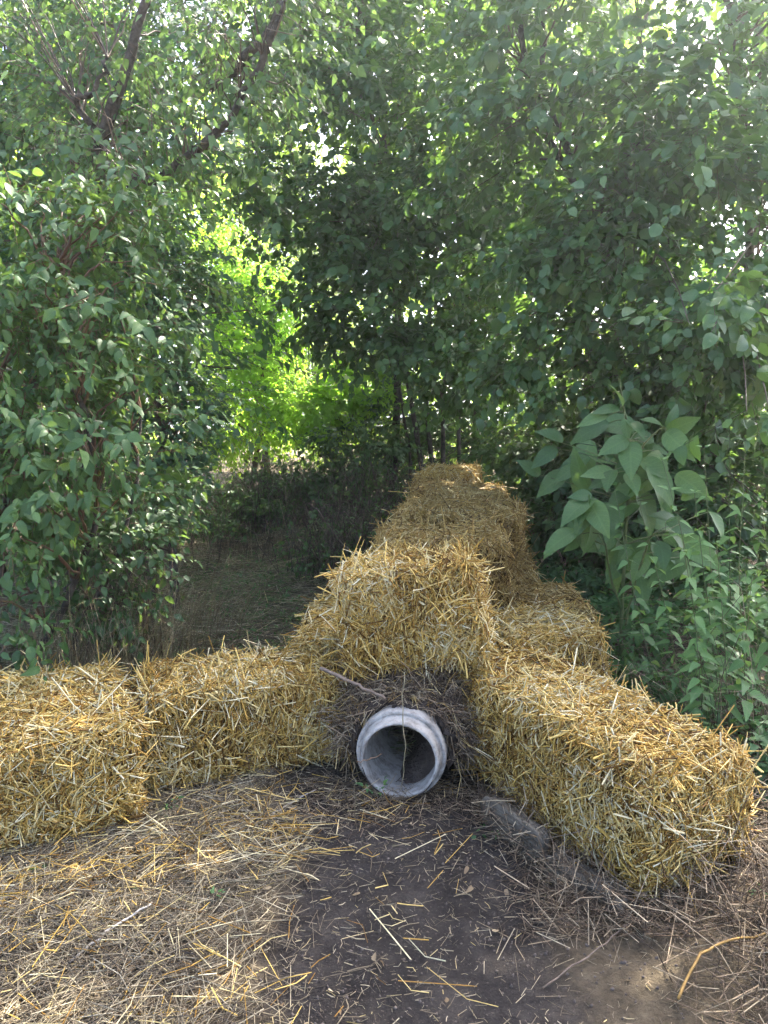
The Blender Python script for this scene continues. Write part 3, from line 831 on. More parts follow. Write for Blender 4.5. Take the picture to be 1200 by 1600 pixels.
# ------------------------------------------------------------------ sticks and single stalks
def single(name, pts, r0, r1, mat, label, cat, k=14, sides=6, seed=0, wob=0.003):
    rng = np.random.default_rng(seed)
    pts = [np.asarray(p, float) for p in pts]
    V, F, Rr = limb([p - pts[0] for p in pts], r0, r1, k, sides, rng, wob)
    # close both ends
    c0 = len(V); V = np.vstack([V, V[:sides].mean(0), V[-sides:].mean(0)])
    t = np.array([[c0, (i + 1) % sides, i] for i in range(sides)] + [[c0 + 1, c0 - sides + i, c0 - sides + (i + 1) % sides] for i in range(sides)])
    o = add_obj(name, make_mesh(name, V, F + [t], np.concatenate([Rr, [Rr[0]] * 2])), mat)
    o.location = pts[0]
    tag(o, label, cat)
    return o
single('stick', [W(500, 1044, 3.10), W(550, 1066, 3.06), W(602, 1092, 3.04)], 0.009, 0.007, STICKM, 'bare brown stick lying slanted above the pipe mouth', 'stick', seed=1)
single('straw_stalk', [W(632, 1050, 2.97), W(630, 1130, 2.92), W(634, 1175, 2.90), W(626, 1234, 2.91)], 0.0022, 0.0018, DRYGRASS, 'long thin straw stalk hanging down in front of the pipe opening', 'stalk', seed=2)
single('straw_stalk', [W(552, 1190, 2.93), W(554, 1240, 2.86), W(556, 1296, 2.76)], 0.0025, 0.002, DRYGRASS, 'thin dry stalk standing upright just left of the pipe', 'stalk', seed=3)
single('twig', [W(556, 1192, 2.93), W(576, 1186, 2.93), W(597, 1178, 2.95)], 0.002, 0.0022, TWIG_RED, 'thin reddish twig poking sideways into the pipe mouth', 'twig', seed=4)
single('straw_stalk', [g(-0.93, 1.98) + [0, 0, .012], g(-0.84, 2.11) + [0, 0, .03], g(-0.76, 2.22) + [0, 0, .035]], 0.004, 0.0035, PALESTICK, 'thick pale bleached stalk lying on the straw litter at the lower left', 'stalk', seed=5)
single('straw_stalk', [g(-0.47, 2.78) + [0, 0, .01], g(-0.40, 2.90) + [0, 0, .02], g(-0.30, 3.02) + [0, 0, .03]], 0.003, 0.0025, PALESTICK, 'long pale stalk slanting on the ground before the left middle bale', 'stalk', seed=6)
single('twig', [g(0.46, 1.93) + [0, 0, .01], g(0.62, 2.02) + [0, 0, .02], g(0.78, 2.14) + [0, 0, .03]], 0.0028, 0.002, STICKM, 'thin grey twig on bare soil in front of the near right bale corner', 'twig', seed=7)
single('fallen_branch', [W(560, 868, 6.6), W(535, 850, 7.0), W(510, 818, 7.2), W(497, 798, 7.3), W(481, 786, 7.3)], 0.005, 0.008, STICKM, 'crooked pale dead branch sticking up from the clearing by the bramble heap', 'branch', seed=8)
single('dead_stalk', [W(1060, 1560, 1.75), W(1090, 1500, 1.86), W(1140, 1470, 1.95), W(1210, 1455, 2.0)], 0.004, 0.003, STRAW_OLD, 'arching yellow stalk over the dead grass at the lower right', 'stalk', seed=9)

# ------------------------------------------------------------------ soil crumbs
crng = np.random.default_rng(130)
n = 9000
cx, cy = crng.uniform(-0.75, 1.1, n), crng.uniform(1.3, 3.15, n)
ok = crng.random(n) < (0.15 + 0.85 * (0.5 + 0.5 * np.tanh(noise2(cx, cy, 7, 2) * 1.5))) * (0.25 + 0.75 * path_mask(cx, cy))
cx, cy = cx[ok], cy[ok]; n = len(cx)
cr_ = np.minimum(crng.lognormal(math.log(0.0030), 0.5, n), 0.0065)
oct_ = np.array([[1, 0, 0], [-1, 0, 0], [0, 1, 0], [0, -1, 0], [0, 0, 1], [0, 0, -1]], float)
of = np.array([[0, 2, 4], [2, 1, 4], [1, 3, 4], [3, 0, 4], [2, 0, 5], [1, 2, 5], [3, 1, 5], [0, 3, 5]])
cv_ = oct_[None] * crng.uniform(0.6, 1.3, (n, 6, 1)) * cr_[:, None, None] + crng.normal(size=(n, 6, 3)) * (cr_ * 0.2)[:, None, None]
cv_ = cv_ + np.stack([cx, cy, gz(cx, cy) + cr_ * 0.3], -1)[:, None, :]
tag(add_obj('soil_crumbs', make_mesh('soil_crumbs', cv_.reshape(-1, 3), (of[None] + (np.arange(n) * 6)[:, None, None]).reshape(-1, 3), smooth=False), CRUMB), 'loose crumbs of dark earth scattered over the bare path', 'soil', kind='stuff')

# ------------------------------------------------------------------ litter on the ground
def litter(name, label, cat, n, xr, yr, dens, mat, seed, llen=0.08, rad=(0.0008, 0.002), lift=0.02, steep=0.12, bend=0.12, lsig=0.5, extra=None):
    rng = np.random.default_rng(seed)
    x = rng.uniform(*xr, n * 4); y = rng.uniform(*yr, n * 4)
    ok = rng.random(n * 4) < dens(x, y)
    x, y = x[ok][:n], y[ok][:n]
    n = len(x)
    a = rng.uniform(0, 2 * math.pi, n)
    e = rng.normal(size=n) * steep
    L = np.minimum(rng.lognormal(math.log(llen), lsig, n), llen * 2.3)
    d = np.stack([np.cos(a) * np.cos(e), np.sin(a) * np.cos(e), np.sin(e)], -1)
    c = np.stack([x, y, gz(x, y) + rng.uniform(0.0, lift, n) + np.abs(np.sin(e)) * L * 0.4], -1)
    s, t = c - d * (L / 2)[:, None], c + d * (L / 2)[:, None]
    m_ = c + rng.normal(size=(n, 3)) * (L * bend)[:, None] * np.array([1, 1, 0.4])
    for q in (s, m_, t):
        q[:, 2] = np.maximum(q[:, 2], gz(q[:, 0], q[:, 1]) + 0.001)
    rr_ = rng.uniform(*rad, n); bm_ = rng.random(n) < 0.4
    V, F, Rr = merge([tubes(np.stack([s, m_, t], 1)[bm_], np.repeat(rr_[bm_][:, None], 3, 1), 3, rng, 0.5), tubes(np.stack([s, t], 1)[~bm_], np.repeat(rr_[~bm_][:, None], 2, 1), 3, rng, 0.5)])
    o = add_obj(name, make_mesh(name, V, F, Rr), mat)
    return tag(o, label, cat, kind='stuff')

pm = path_mask
nz = lambda x, y, s: 0.5 + 0.5 * np.tanh(noise2(x, y, s, 2))
litter('straw_litter', 'matted pale straw litter over the ground before the left bales', 'straw', 21000, (-2.2, 0.05), (1.35, 3.3),
       lambda x, y: (1 - sstep(x, -0.75, 0.0)) * (0.35 + 0.65 * nz(x, y, 5)) * (1 - 0.9 * pm(x, y)), LITTER, 31, 0.10, lift=0.03, bend=0.10)
litter('straw_litter', 'golden loose straw fallen at the foot of the bales', 'straw', 2600, (-2.0, 0.3), (1.5, 3.2),
       lambda x, y: (0.2 + 0.8 * nz(x, y, 7)) * (1 - 0.85 * pm(x, y)) * (0.25 + 0.75 * np.exp(-((y - (3.3 + 0.42 * x - 0.35)) / 0.25) ** 2)), STRAW, 32, 0.10, (0.0012, 0.0026), 0.035, 0.15)
litter('chaff', 'small bits of chopped straw scattered on the bare soil path', 'straw', 3600, (-0.7, 1.0), (1.35, 3.2),
       lambda x, y: 0.15 + 0.85 * nz(x, y, 6), LITTER, 33, 0.022, (0.0007, 0.0018), 0.008, 0.08)
litter('straw_litter', 'sparse longer straws lying on the bare soil path', 'straw', 420, (-0.6, 0.9), (1.35, 3.1),
       lambda x, y: 0.1 + 0.9 * nz(x, y, 4), LITTER, 34, 0.06, (0.0009, 0.002), 0.012, 0.1)
litter('hay_litter', 'dark broken hay around the pipe mouth and timber', 'hay', 5200, (-0.35, 1.0), (2.1, 3.2),
       lambda x, y: np.clip(np.exp(-((y - 3.02) / 0.16) ** 2) * 0.9 + sstep(x, 0.36, 0.62) * 0.9, 0, 1) * (0.4 + 0.6 * nz(x, y, 8)), ROTTEN, 35, 0.07, lift=0.03, steep=0.25)
litter('hay_litter', 'loose hay caught over the old timber under the right bale', 'hay', 600, (0.38, 0.95), (2.1, 2.9),
       lambda x, y: np.exp(-((x - (0.54 - (y - 2.6) * 0.5)) / 0.09) ** 2), ROTTEN, 40, 0.09, (0.001, 0.0026), lift=0.11, steep=0.5)
litter('dead_grass', 'tangled grey dead grass heaped at the lower right corner', 'dead grass', 8000, (0.72, 2.6), (1.3, 3.6),
       lambda x, y: sstep(x, 0.75, 1.05) * (0.4 + 0.6 * nz(x, y, 5)), ROTTEN, 36, 0.12, (0.0009, 0.0026), 0.07, 0.22, 0.2)
litter('dead_grass', 'pale dry stalks in the lower right dead grass', 'dead grass', 500, (0.75, 2.5), (1.3, 3.6),
       lambda x, y: sstep(x, 0.8, 1.1), ROTTEN, 37, 0.20, (0.001, 0.0026), 0.10, 0.3, 0.12)
litter('trodden_grass', 'trodden mix of hay and grass on the shaded clearing', 'grass', 15000, (-3.6, 0.4), (3.3, 10.5),
       lambda x, y: (0.35 + 0.65 * nz(x, y, 3)) * (1 - 0.6 * sstep(y, 5, 10)), TRODDEN, 38, 0.16, (0.0015, 0.0042), 0.03, 0.16, 0.15)
litter('straw_litter', 'pale scattered straw and dry stems on the shaded clearing', 'straw', 3800, (-2.6, 0.1), (3.6, 9.4),
       lambda x, y: (0.1 + 0.9 * nz(x, y, 4)) * (1 - 0.7 * sstep(y, 5, 9)), LITTER, 47, 0.14, (0.0018, 0.0042), 0.04, 0.2, 0.15)
litter('leaf_litter_stems', 'brown stems and dry litter on the ground under the weeds', 'litter', 5000, (0.9, 4.5), (3.4, 9.5),
       lambda x, y: 0.4 + 0.6 * nz(x, y, 3), ROTTEN, 39, 0.15, (0.001, 0.003), 0.05, 0.3, 0.15)

def tuft(name, label, cat, n, base, spread, height, mat, seed, lean=(0, 0), rad=0.0018, group=None, arch=0.6):
    rng = np.random.default_rng(seed)
    base = np.asarray(base, float)
    b0 = rng.normal(size=(n, 2)) * np.asarray(spread)
    z0 = gz(base[0] + b0[:, 0], base[1] + b0[:, 1]) - base[2]
    a = rng.uniform(0, 2 * math.pi, n); h = height * rng.lognormal(-0.1, 0.35, n)
    out = rng.uniform(0.05, arch, n) * h
    dx = np.stack([np.cos(a), np.sin(a)], -1) * out[:, None] + np.asarray(lean) * h[:, None]
    p0 = np.column_stack([b0, z0]); p1 = np.column_stack([b0 + dx * 0.25, z0 + h * 0.5]); p2 = np.column_stack([b0 + dx * 0.65, z0 + h * 0.85])
    p3 = np.column_stack([b0 + dx * 1.15, z0 + h * rng.uniform(0.6, 1.02, n)])
    V, F, Rr = tubes(np.stack([p0, p1, p2, p3], 1), np.tile(np.array([[1, 0.9, 0.7, 0.3]]) * rad, (n, 1)) * rng.uniform(0.6, 1.3, (n, 1)), 3, rng, 0.5)
    o = empty(name, base); tag(o, label, cat, group)
    add_obj('blades', make_mesh('blades', V, F, Rr), mat, o, kind='stuff')
    return o
tuft('dry_grass_tuft', 'tall dry brown grass at the foot of the left shrub by the clearing', 'grass tuft', 220, g(-1.42, 4.55), (0.16, 0.22), 0.58, DRYGRASS, 41, (0.35, 0))
tuft('dry_grass_tuft', 'dry grass tuft rising behind the outermost left bale', 'grass tuft', 420, g(-1.72, 3.95), (0.22, 0.15), 0.50, DRYGRASS, 42, (0.15, 0))
tuft('dry_grass_tuft', 'leaning grey dry grass at the edge of the clearing, midway back', 'grass tuft', 60, g(-1.35, 5.35), (0.18, 0.3), 0.45, DRYGRASS, 43, (0.35, -0.1), 0.003)
tuft('dry_grass_tuft', 'brown dead grass clump at the far end of the clearing', 'grass tuft', 200, g(-1.55, 8.5), (0.35, 0.3), 0.35, ROTTEN, 44, (0.1, 0), 0.0025)
tuft('dry_grass_tuft', 'bent dead grass clump beside the near right bale', 'grass tuft', 200, g(1.28, 2.02), (0.16, 0.14), 0.26, ROTTEN, 45, (-0.25, -0.1), arch=1.2)
tuft('dry_grass_tuft', 'dead stalk clump behind the near right bale among weeds', 'grass tuft', 180, g(1.75, 3.35), (0.25, 0.2), 0.45, ROTTEN, 46, (-0.3, 0), arch=1.2)

# ------------------------------------------------------------------ shrubs and trees
# left: dogwood
base = g(-2.15, 4.05)
dst = [[base + [0.1, 0, 0], W(150, 800, 4.0), W(110, 560, 3.9), W(90, 420, 4.0)], [base + [-0.2, 0.1, 0], W(10, 780, 3.9), W(-20, 560, 3.9)],
       [base + [0.2, 0.15, 0], W(200, 820, 4.3), W(220, 640, 4.4)]]
plant('dogwood_shrub', 'broad-leaved green dogwood shrub at the left edge behind the bales', 'shrub', base,
      [(W(70, 640, 3.75), (0.62, 0.45, 0.50), 270, 30), (W(30, 800, 3.55), (0.40, 0.35, 0.30), 90, 12), (W(50, 440, 4.0), (0.75, 0.5, 0.45), 270, 30),
       (W(-60, 560, 3.8), (0.5, 0.5, 0.9), 120, 14), (W(15, 950, 3.45), (0.16, 0.2, 0.16), 26, 5), (W(150, 560, 3.95), (0.35, 0.35, 0.4), 80, 12), (W(130, 350, 4.3), (0.5, 0.4, 0.3), 80, 10)],
      0.066, T_DOG, T_DOG_LO, L_DOG, TWIG_RED, 51, [('stem', s_, 0.022, 0.008) for s_ in dst], nobj=300, minpx=18, tlen=0.25, nleaf=10, branch_from=along(dst), br=0.009, droop=0.5, outw=0.6, jitter=0.5)
# low dark growth under it
base = g(-1.75, 4.6)
plant('bramble_bush', 'low dark bramble bush under the dogwood beside the clearing', 'shrub', base,
      [(W(175, 860, 4.45), (0.36, 0.35, 0.36), 230, 20), (W(120, 900, 4.2), (0.40, 0.3, 0.30), 150, 14), (W(210, 740, 4.9), (0.32, 0.4, 0.3), 150, 12)],
      0.062, T_OVATE, T_OVATE_LO, L_BRAMBLE, TWIG, 52, nobj=160, minpx=12, tlen=0.22, nleaf=6, branch_from=lambda r, q: base + r.normal(size=3) * [0.2, 0.15, 0.0], br=0.006)
# field maple, small bluish leaves
base = g(-1.75, 6.0)
fst = [[base, W(250, 650, 5.9), W(225, 420, 5.9), W(200, 290, 6.0)], [base + [-.2, .1, 0], W(190, 600, 6.1), W(160, 380, 6.2)]]
plant('field_maple', 'dense bluish small-leaved field maple between dogwood and bright clearing shrub', 'tree', base,
      [(W(215, 520, 5.6), (0.52, 0.5, 0.6), 520, 26), (W(265, 650, 5.7), (0.36, 0.45, 0.40), 420, 20), (W(225, 770, 5.8), (0.34, 0.45, 0.30), 260, 14),
       (W(160, 380, 5.8), (0.65, 0.5, 0.5), 380, 20), (W(285, 440, 6.0), (0.30, 0.35, 0.30), 160, 10)],
      0.052, T_LOBED, T_LOBED_LO, L_MAPLE, TWIG, 53, [('stem', s_, 0.04, 0.012) for s_ in fst], nobj=0, tlen=0.20, nleaf=8, branch_from=along(fst), br=0.01, droop=0.3)
# birch with crooked limbs over the top left
base = g(-2.75, 6.3)
bst = [[base, W(170, 500, 6.2), W(152, 330, 6.0), W(155, 230, 5.8), W(188, 130, 5.6), W(215, 50, 5.5), W(245, -80, 5.4)],
       [W(155, 262, 5.85), W(185, 272, 5.5), W(240, 284, 5.3), W(290, 255, 5.2), W(345, 200, 5.1), W(390, 130, 5.0), W(425, 50, 4.9), W(470, -60, 4.9)],
       [W(330, 135, 6.8), W(375, 100, 6.3), W(430, 30, 6.0), W(480, -60, 5.9)],
       [W(150, 205, 5.8), W(120, 160, 5.7), W(150, 140, 5.6), W(168, 90, 5.6)]]
plant('birch_tree', 'birch with crooked dark limbs arching across the top left', 'tree', base,
      [(W(90, 120, 6.4), (1.2, 0.6, 0.8), 420, 26), (W(260, 90, 6.3), (0.8, 0.5, 0.6), 220, 22), (W(390, 60, 4.6), (0.35, 0.35, 0.45), 90, 12), (W(60, 260, 6.0), (0.7, 0.4, 0.35), 180, 14),
       (W(330, 200, 5.0), (0.40, 0.3, 0.35), 70, 12), (W(170, 150, 5.0), (0.55, 0.3, 0.5), 110, 16), (W(200, -180, 5.6), (1.6, 1.2, 0.7), 420, 26)],
      0.066, T_BIRCH, T_BIRCH, L_BIRCH, TWIG, 54, [('trunk', bst[0], 0.070, 0.028), ('limb', bst[1], 0.042, 0.02), ('limb', bst[2], 0.05, 0.02), ('limb', bst[3], 0.03, 0.012)],
      nobj=200, minpx=11, tlen=0.34, nleaf=7, branch_from=along(bst), br=0.007, droop=0.8, up=0.6, outw=0.7)
# bright backlit shrub in the clearing and its neighbours
base = g(-2.3, 12.2)
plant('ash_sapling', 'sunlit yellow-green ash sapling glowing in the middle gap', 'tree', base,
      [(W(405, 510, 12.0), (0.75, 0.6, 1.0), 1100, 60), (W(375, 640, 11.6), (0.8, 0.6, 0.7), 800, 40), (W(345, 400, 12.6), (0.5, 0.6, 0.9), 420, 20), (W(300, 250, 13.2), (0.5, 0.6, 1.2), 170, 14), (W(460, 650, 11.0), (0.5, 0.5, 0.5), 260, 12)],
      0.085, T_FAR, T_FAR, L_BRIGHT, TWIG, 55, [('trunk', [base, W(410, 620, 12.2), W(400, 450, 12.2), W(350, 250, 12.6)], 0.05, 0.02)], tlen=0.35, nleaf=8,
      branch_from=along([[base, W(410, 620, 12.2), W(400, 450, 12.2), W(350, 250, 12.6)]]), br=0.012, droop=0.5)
base = g(-0.35, 11.3)
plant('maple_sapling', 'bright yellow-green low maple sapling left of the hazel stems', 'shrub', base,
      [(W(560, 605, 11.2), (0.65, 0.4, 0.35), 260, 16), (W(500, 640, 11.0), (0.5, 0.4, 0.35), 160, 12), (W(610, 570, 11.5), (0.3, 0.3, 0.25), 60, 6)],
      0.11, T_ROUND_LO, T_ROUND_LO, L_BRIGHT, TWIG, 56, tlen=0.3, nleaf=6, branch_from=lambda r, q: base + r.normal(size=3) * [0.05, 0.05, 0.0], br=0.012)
base = g(-1.2, 17.5)
wst = [[base, W(520, 560, 17.5), W(510, 440, 17.5), W(500, 330, 17.6)]]
plant('willow_tree', 'pale grey-green willow seen far back through the middle gap', 'tree', base,
      [(W(505, 480, 17.0), (1.0, 0.9, 1.5), 900, 26), (W(520, 600, 17.0), (1.2, 0.9, 0.9), 500, 18), (W(470, 330, 18.0), (1.4, 1.0, 1.5), 700, 24)],
      0.11, T_NARROW, T_NARROW, L_WILLOW, TWIG, 57, [('trunk', wst[0], 0.09, 0.03)], tlen=0.5, nleaf=10, branch_from=along(wst), br=0.02, droop=0.9)

# hazel in the middle, several stems
base = g(0.72, 10.4)
hst = [[base + [-.05, 0, 0], W(645, 640, 10.4), W(620, 480, 10.2), W(600, 300, 9.8), W(560, 60, 9.4)],
       [base + [.10, 0, 0], W(668, 640, 10.4), W(672, 480, 10.3), W(700, 250, 10.0), W(700, 0, 9.6)],
       [base + [.22, -.05, 0], W(692, 660, 10.3), W(700, 560, 10.2), W(760, 360, 9.8), W(790, 120, 9.4)],
       [base + [.38, 0, 0], W(718, 650, 10.4), W(730, 560, 10.4), W(830, 380, 9.9), W(900, 200, 9.5)],
       [base + [-.25, .05, 0], W(632, 650, 10.5), W(600, 540, 10.6), W(520, 380, 10.4)]]
plant('hazel_tree', 'many-stemmed hazel behind the far end of the bale tunnel', 'tree', base,
      [(W(600, 250, 8.6), (1.5, 1.0, 1.3), 820, 40), (W(500, 330, 8.8), (0.65, 0.7, 0.6), 240, 18), (W(640, 470, 8.4), (1.1, 0.9, 0.65), 420, 26), (W(565, 535, 8.6), (0.55, 0.4, 0.22), 90, 8), (W(735, 330, 8.3), (0.75, 0.8, 0.95), 380, 26),
       (W(560, 60, 8.4), (1.5, 1.1, 0.8), 460, 26), (W(720, 570, 8.6), (0.75, 0.6, 0.4), 220, 14), (W(600, -160, 8.6), (1.8, 1.4, 0.9), 460, 24)],
      0.098, T_HAZ, T_HAZ_LO, L_HAZEL, TWIG, 58, [('stem', s_, 0.045 - 0.005 * i, 0.014) for i, s_ in enumerate(hst)], nobj=300, minpx=9, tlen=0.38, nleaf=9, branch_from=along(hst), br=0.013, droop=0.25)
# big hazel on the right
base = g(2.75, 7.3)
rst = [[base, W(1010, 600, 7.0), W(960, 400, 6.8), W(850, 200, 6.6), W(800, 0, 6.4), W(790, -120, 6.3)],
       [base + [.1, -.1, 0], W(1060, 560, 6.9), W(940, 330, 6.7), W(860, 170, 6.6), W(845, 0, 6.5)],
       [base + [.3, 0, 0], W(1165, 520, 6.6), W(1168, 300, 6.4), W(1150, 100, 6.2), W(1120, -100, 6.1)],
       [base + [.2, .2, 0], W(1060, 520, 7.4), W(1030, 300, 7.6), W(1000, 60, 7.6)]]
plant('hazel_tree', 'large leafy hazel filling the upper right above the weeds', 'tree', base,
      [(W(900, 420, 6.2), (0.85, 0.7, 0.7), 420, 28), (W(1050, 330, 5.4), (0.8, 0.6, 0.7), 380, 28), (W(880, 230, 6.2), (0.9, 0.7, 0.6), 330, 24), (W(1080, 150, 5.8), (0.75, 0.6, 0.5), 260, 20),
       (W(1150, 480, 5.0), (0.45, 0.45, 0.5), 180, 14), (W(980, 560, 6.2), (0.9, 0.6, 0.4), 260, 18), (W(850, 560, 6.8), (0.7, 0.5, 0.3), 150, 12), (W(900, 60, 6.4), (0.9, 0.8, 0.6), 240, 20), (W(1130, 600, 5.6), (0.5, 0.5, 0.4), 140, 10),
       (W(1085, 490, 4.1), (0.14, 0.14, 0.18), 12, 4), (W(1190, 620, 3.7), (0.12, 0.15, 0.22), 12, 4), (W(950, -160, 6.4), (1.7, 1.3, 0.8), 460, 24), ((4.1, 6.2, 4.6), (1.0, 0.9, 1.4), 420, 24), ((4.0, 5.2, 5.0), (1.0, 0.8, 0.8), 300, 20), ((2.4, 6.4, 6.7), (1.7, 1.2, 0.7), 520, 28)],  # last three clumps: foliage added out of view to shade the foreground
      0.088, T_HAZ, T_HAZ_LO, L_HAZEL, TWIG, 59, [('stem', s_, 0.05, 0.016) for s_ in rst], nobj=300, minpx=11, tlen=0.32, nleaf=9, branch_from=along(rst), br=0.012, droop=0.35, outw=0.7)
# elder filling the shade behind and right of the bales
base = g(2.1, 8.3)
est = [[base, W(860, 760, 8.1), W(850, 660, 7.9), W(840, 600, 7.8)], [base + [.3, -.3, 0], W(930, 740, 7.6), W(950, 640, 7.4)]]
plant('elder_shrub', 'dense shaded elder shrub behind the bales, under the right hazel', 'shrub', base,
      [(W(880, 690, 7.7), (0.55, 0.5, 0.40), 330, 22), (W(940, 700, 7.2), (0.7, 0.5, 0.5), 330, 22), (W(1060, 700, 6.6), (0.8, 0.5, 0.55), 330, 22), (W(800, 740, 8.4), (0.4, 0.4, 0.35), 170, 12), (W(930, 830, 6.6), (0.6, 0.4, 0.35), 200, 14), (W(1080, 830, 6.0), (0.7, 0.5, 0.4), 220, 14), ((3.3, 6.2, 1.2), (0.8, 0.6, 0.9), 360, 24), ((3.0, 5.2, 0.7), (0.5, 0.5, 0.6), 220, 16)],
      0.105, T_DOG, T_FAR, L_BRAMBLE, TWIG, 75, [('stem', s_, 0.025, 0.01) for s_ in est], tlen=0.3, nleaf=8, branch_from=along(est), br=0.01, droop=0.4)
base = g(-0.55, 10.6)
plant('elder_shrub', 'dim leafy elder shrub left of the hazel stems, at the end of the clearing', 'shrub', base,
      [(W(560, 690, 10.3), (0.7, 0.4, 0.4), 260, 18), (W(470, 755, 10.3), (0.6, 0.4, 0.28), 200, 16), (W(620, 660, 10.6), (0.3, 0.3, 0.45), 120, 8), (W(690, 680, 11.3), (0.6, 0.3, 0.5), 240, 14), (W(780, 680, 11.0), (0.5, 0.3, 0.5), 200, 12), (W(360, 775, 10.2), (0.5, 0.4, 0.24), 130, 12)],
      0.085, T_DOG, T_FAR, L_BRAMBLE, TWIG, 76, tlen=0.28, nleaf=8, branch_from=lambda r, q: base + r.normal(size=3) * [0.3, 0.1, 0.0], br=0.009, droop=0.4)
# taller trees behind
def tall_tree(label, x, y, h, spread, seed, mat, n, leaf=0.14, name='ash_tree', low=0.25, trunk=0.11):
    rng = np.random.default_rng(seed)
    b0 = g(x, y)
    tr = [b0, b0 + [0.1, 0, h * 0.3], b0 + [-0.1, 0.1, h * 0.6], b0 + [0.1, 0, h * 0.92]]
    spec = []
    k = 7
    n = int(n * 0.62)
    for i in range(k):
        f = low + (0.95 - low) * i / (k - 1)
        a = rng.uniform(0, 6.28)
        w = spread * math.sin(math.pi * min(0.95, 0.25 + 0.65 * f))
        c = b0 + np.array([math.cos(a) * w * 0.35, math.sin(a) * w * 0.35, h * f])
        spec.append((c, (w * 0.8, w * 0.7, h * 0.13), int(n / k), 16))
    return plant(name, label, 'tree', b0, spec, leaf * 1.42, T_FAR, T_FAR, mat, TWIG, seed, [('trunk', tr, trunk, 0.03)], tlen=0.5, nleaf=9, branch_from=along([tr]), br=0.025, droop=0.4, twig_r=0.004)
tall_tree('added tall slender ash behind the hazel stems, high crown shading the near trees', 0.1, 11.0, 9.5, 2.6, 60, L_FAR, 2400, 0.12, low=0.62, trunk=0.07)  # tree added so that its high crown shades the nearer canopies
tall_tree('tall ash behind the birch at the upper left', -4.6, 9.5, 7.0, 2.0, 61, L_FAR, 1800, 0.11)
tall_tree('tall ash far behind the sunlit sapling, seen under the arching birch limb', -2.9, 17.8, 11.0, 2.8, 77, L_FAR, 2300, 0.13, low=0.3)
tall_tree('tall ash behind the right hazel, below the top right corner', 3.5, 13.0, 9.5, 2.3, 78, L_FAR, 2200, 0.12, low=0.45)
tall_tree('tall ash far back beyond the birch limbs', -5.6, 15.0, 9.0, 2.6, 62, L_FAR, 1900)
tall_tree('alder behind the right hazel, dark against the sky at the top right corner', 5.6, 10.5, 8.5, 2.0, 63, L_DARK, 2200, 0.11, 'alder_tree', 0.1)
tall_tree('ash behind the middle hazel', 1.6, 13.5, 6.5, 2.2, 64, L_FAR, 1900, 0.12, low=0.12)
tall_tree('ash between the willow and the far left', -3.4, 21.0, 8.5, 2.6, 65, L_FAR, 1600)
tall_tree('ash far back behind the right hazel', 5.2, 17.0, 9.0, 3.0, 66, L_FAR, 2200, low=0.08)
tall_tree('ash far back behind the willow', 0.2, 24.0, 9.5, 3.2, 67, L_FAR, 1700, 0.16, low=0.08)
tall_tree('dark alder close behind the birch trunk', -3.3, 8.3, 7.2, 1.7, 79, L_DARK, 1700, 0.085, 'alder_tree', 0.3, 0.06)
tall_tree('alder at the left edge behind the dogwood', -4.2, 6.8, 5.2, 1.5, 68, L_DARK, 1500, 0.08, 'alder_tree', 0.12, 0.08)

# far scrub that closes the view
rng = np.random.default_rng(70)
spec = [((x_, y_, h_), (2.6, 1.5, h_ * 0.9), 260, 14) for x_, y_, h_ in
        [(-13, 24, 2.2), (-9, 26, 2.6), (-5.5, 27, 2.4), (-1.5, 29, 2.4), (2.5, 28, 2.6), (6.5, 25, 2.4), (10.5, 24, 2.6), (14, 22, 2.4), (4.2, 14, 1.4), (-6.5, 13, 1.6), (7.5, 12, 1.6)]]
P, D, C = ellipsoid_clumps(rng, spec)
pt, LP, LR, LS, LN = twig_leaves(rng, P, D, 0.6, 9, 0.2)
V, F, Rr, UV = inst_leaves(T_FAR, LP, LR, LS, LN)
sc_ = add_obj('far_scrub', make_mesh('far_scrub', V, F, Rr, UV), L_FAR)
tag(sc_, 'distant mass of green scrub closing the view between the trees', 'scrub', kind='stuff')

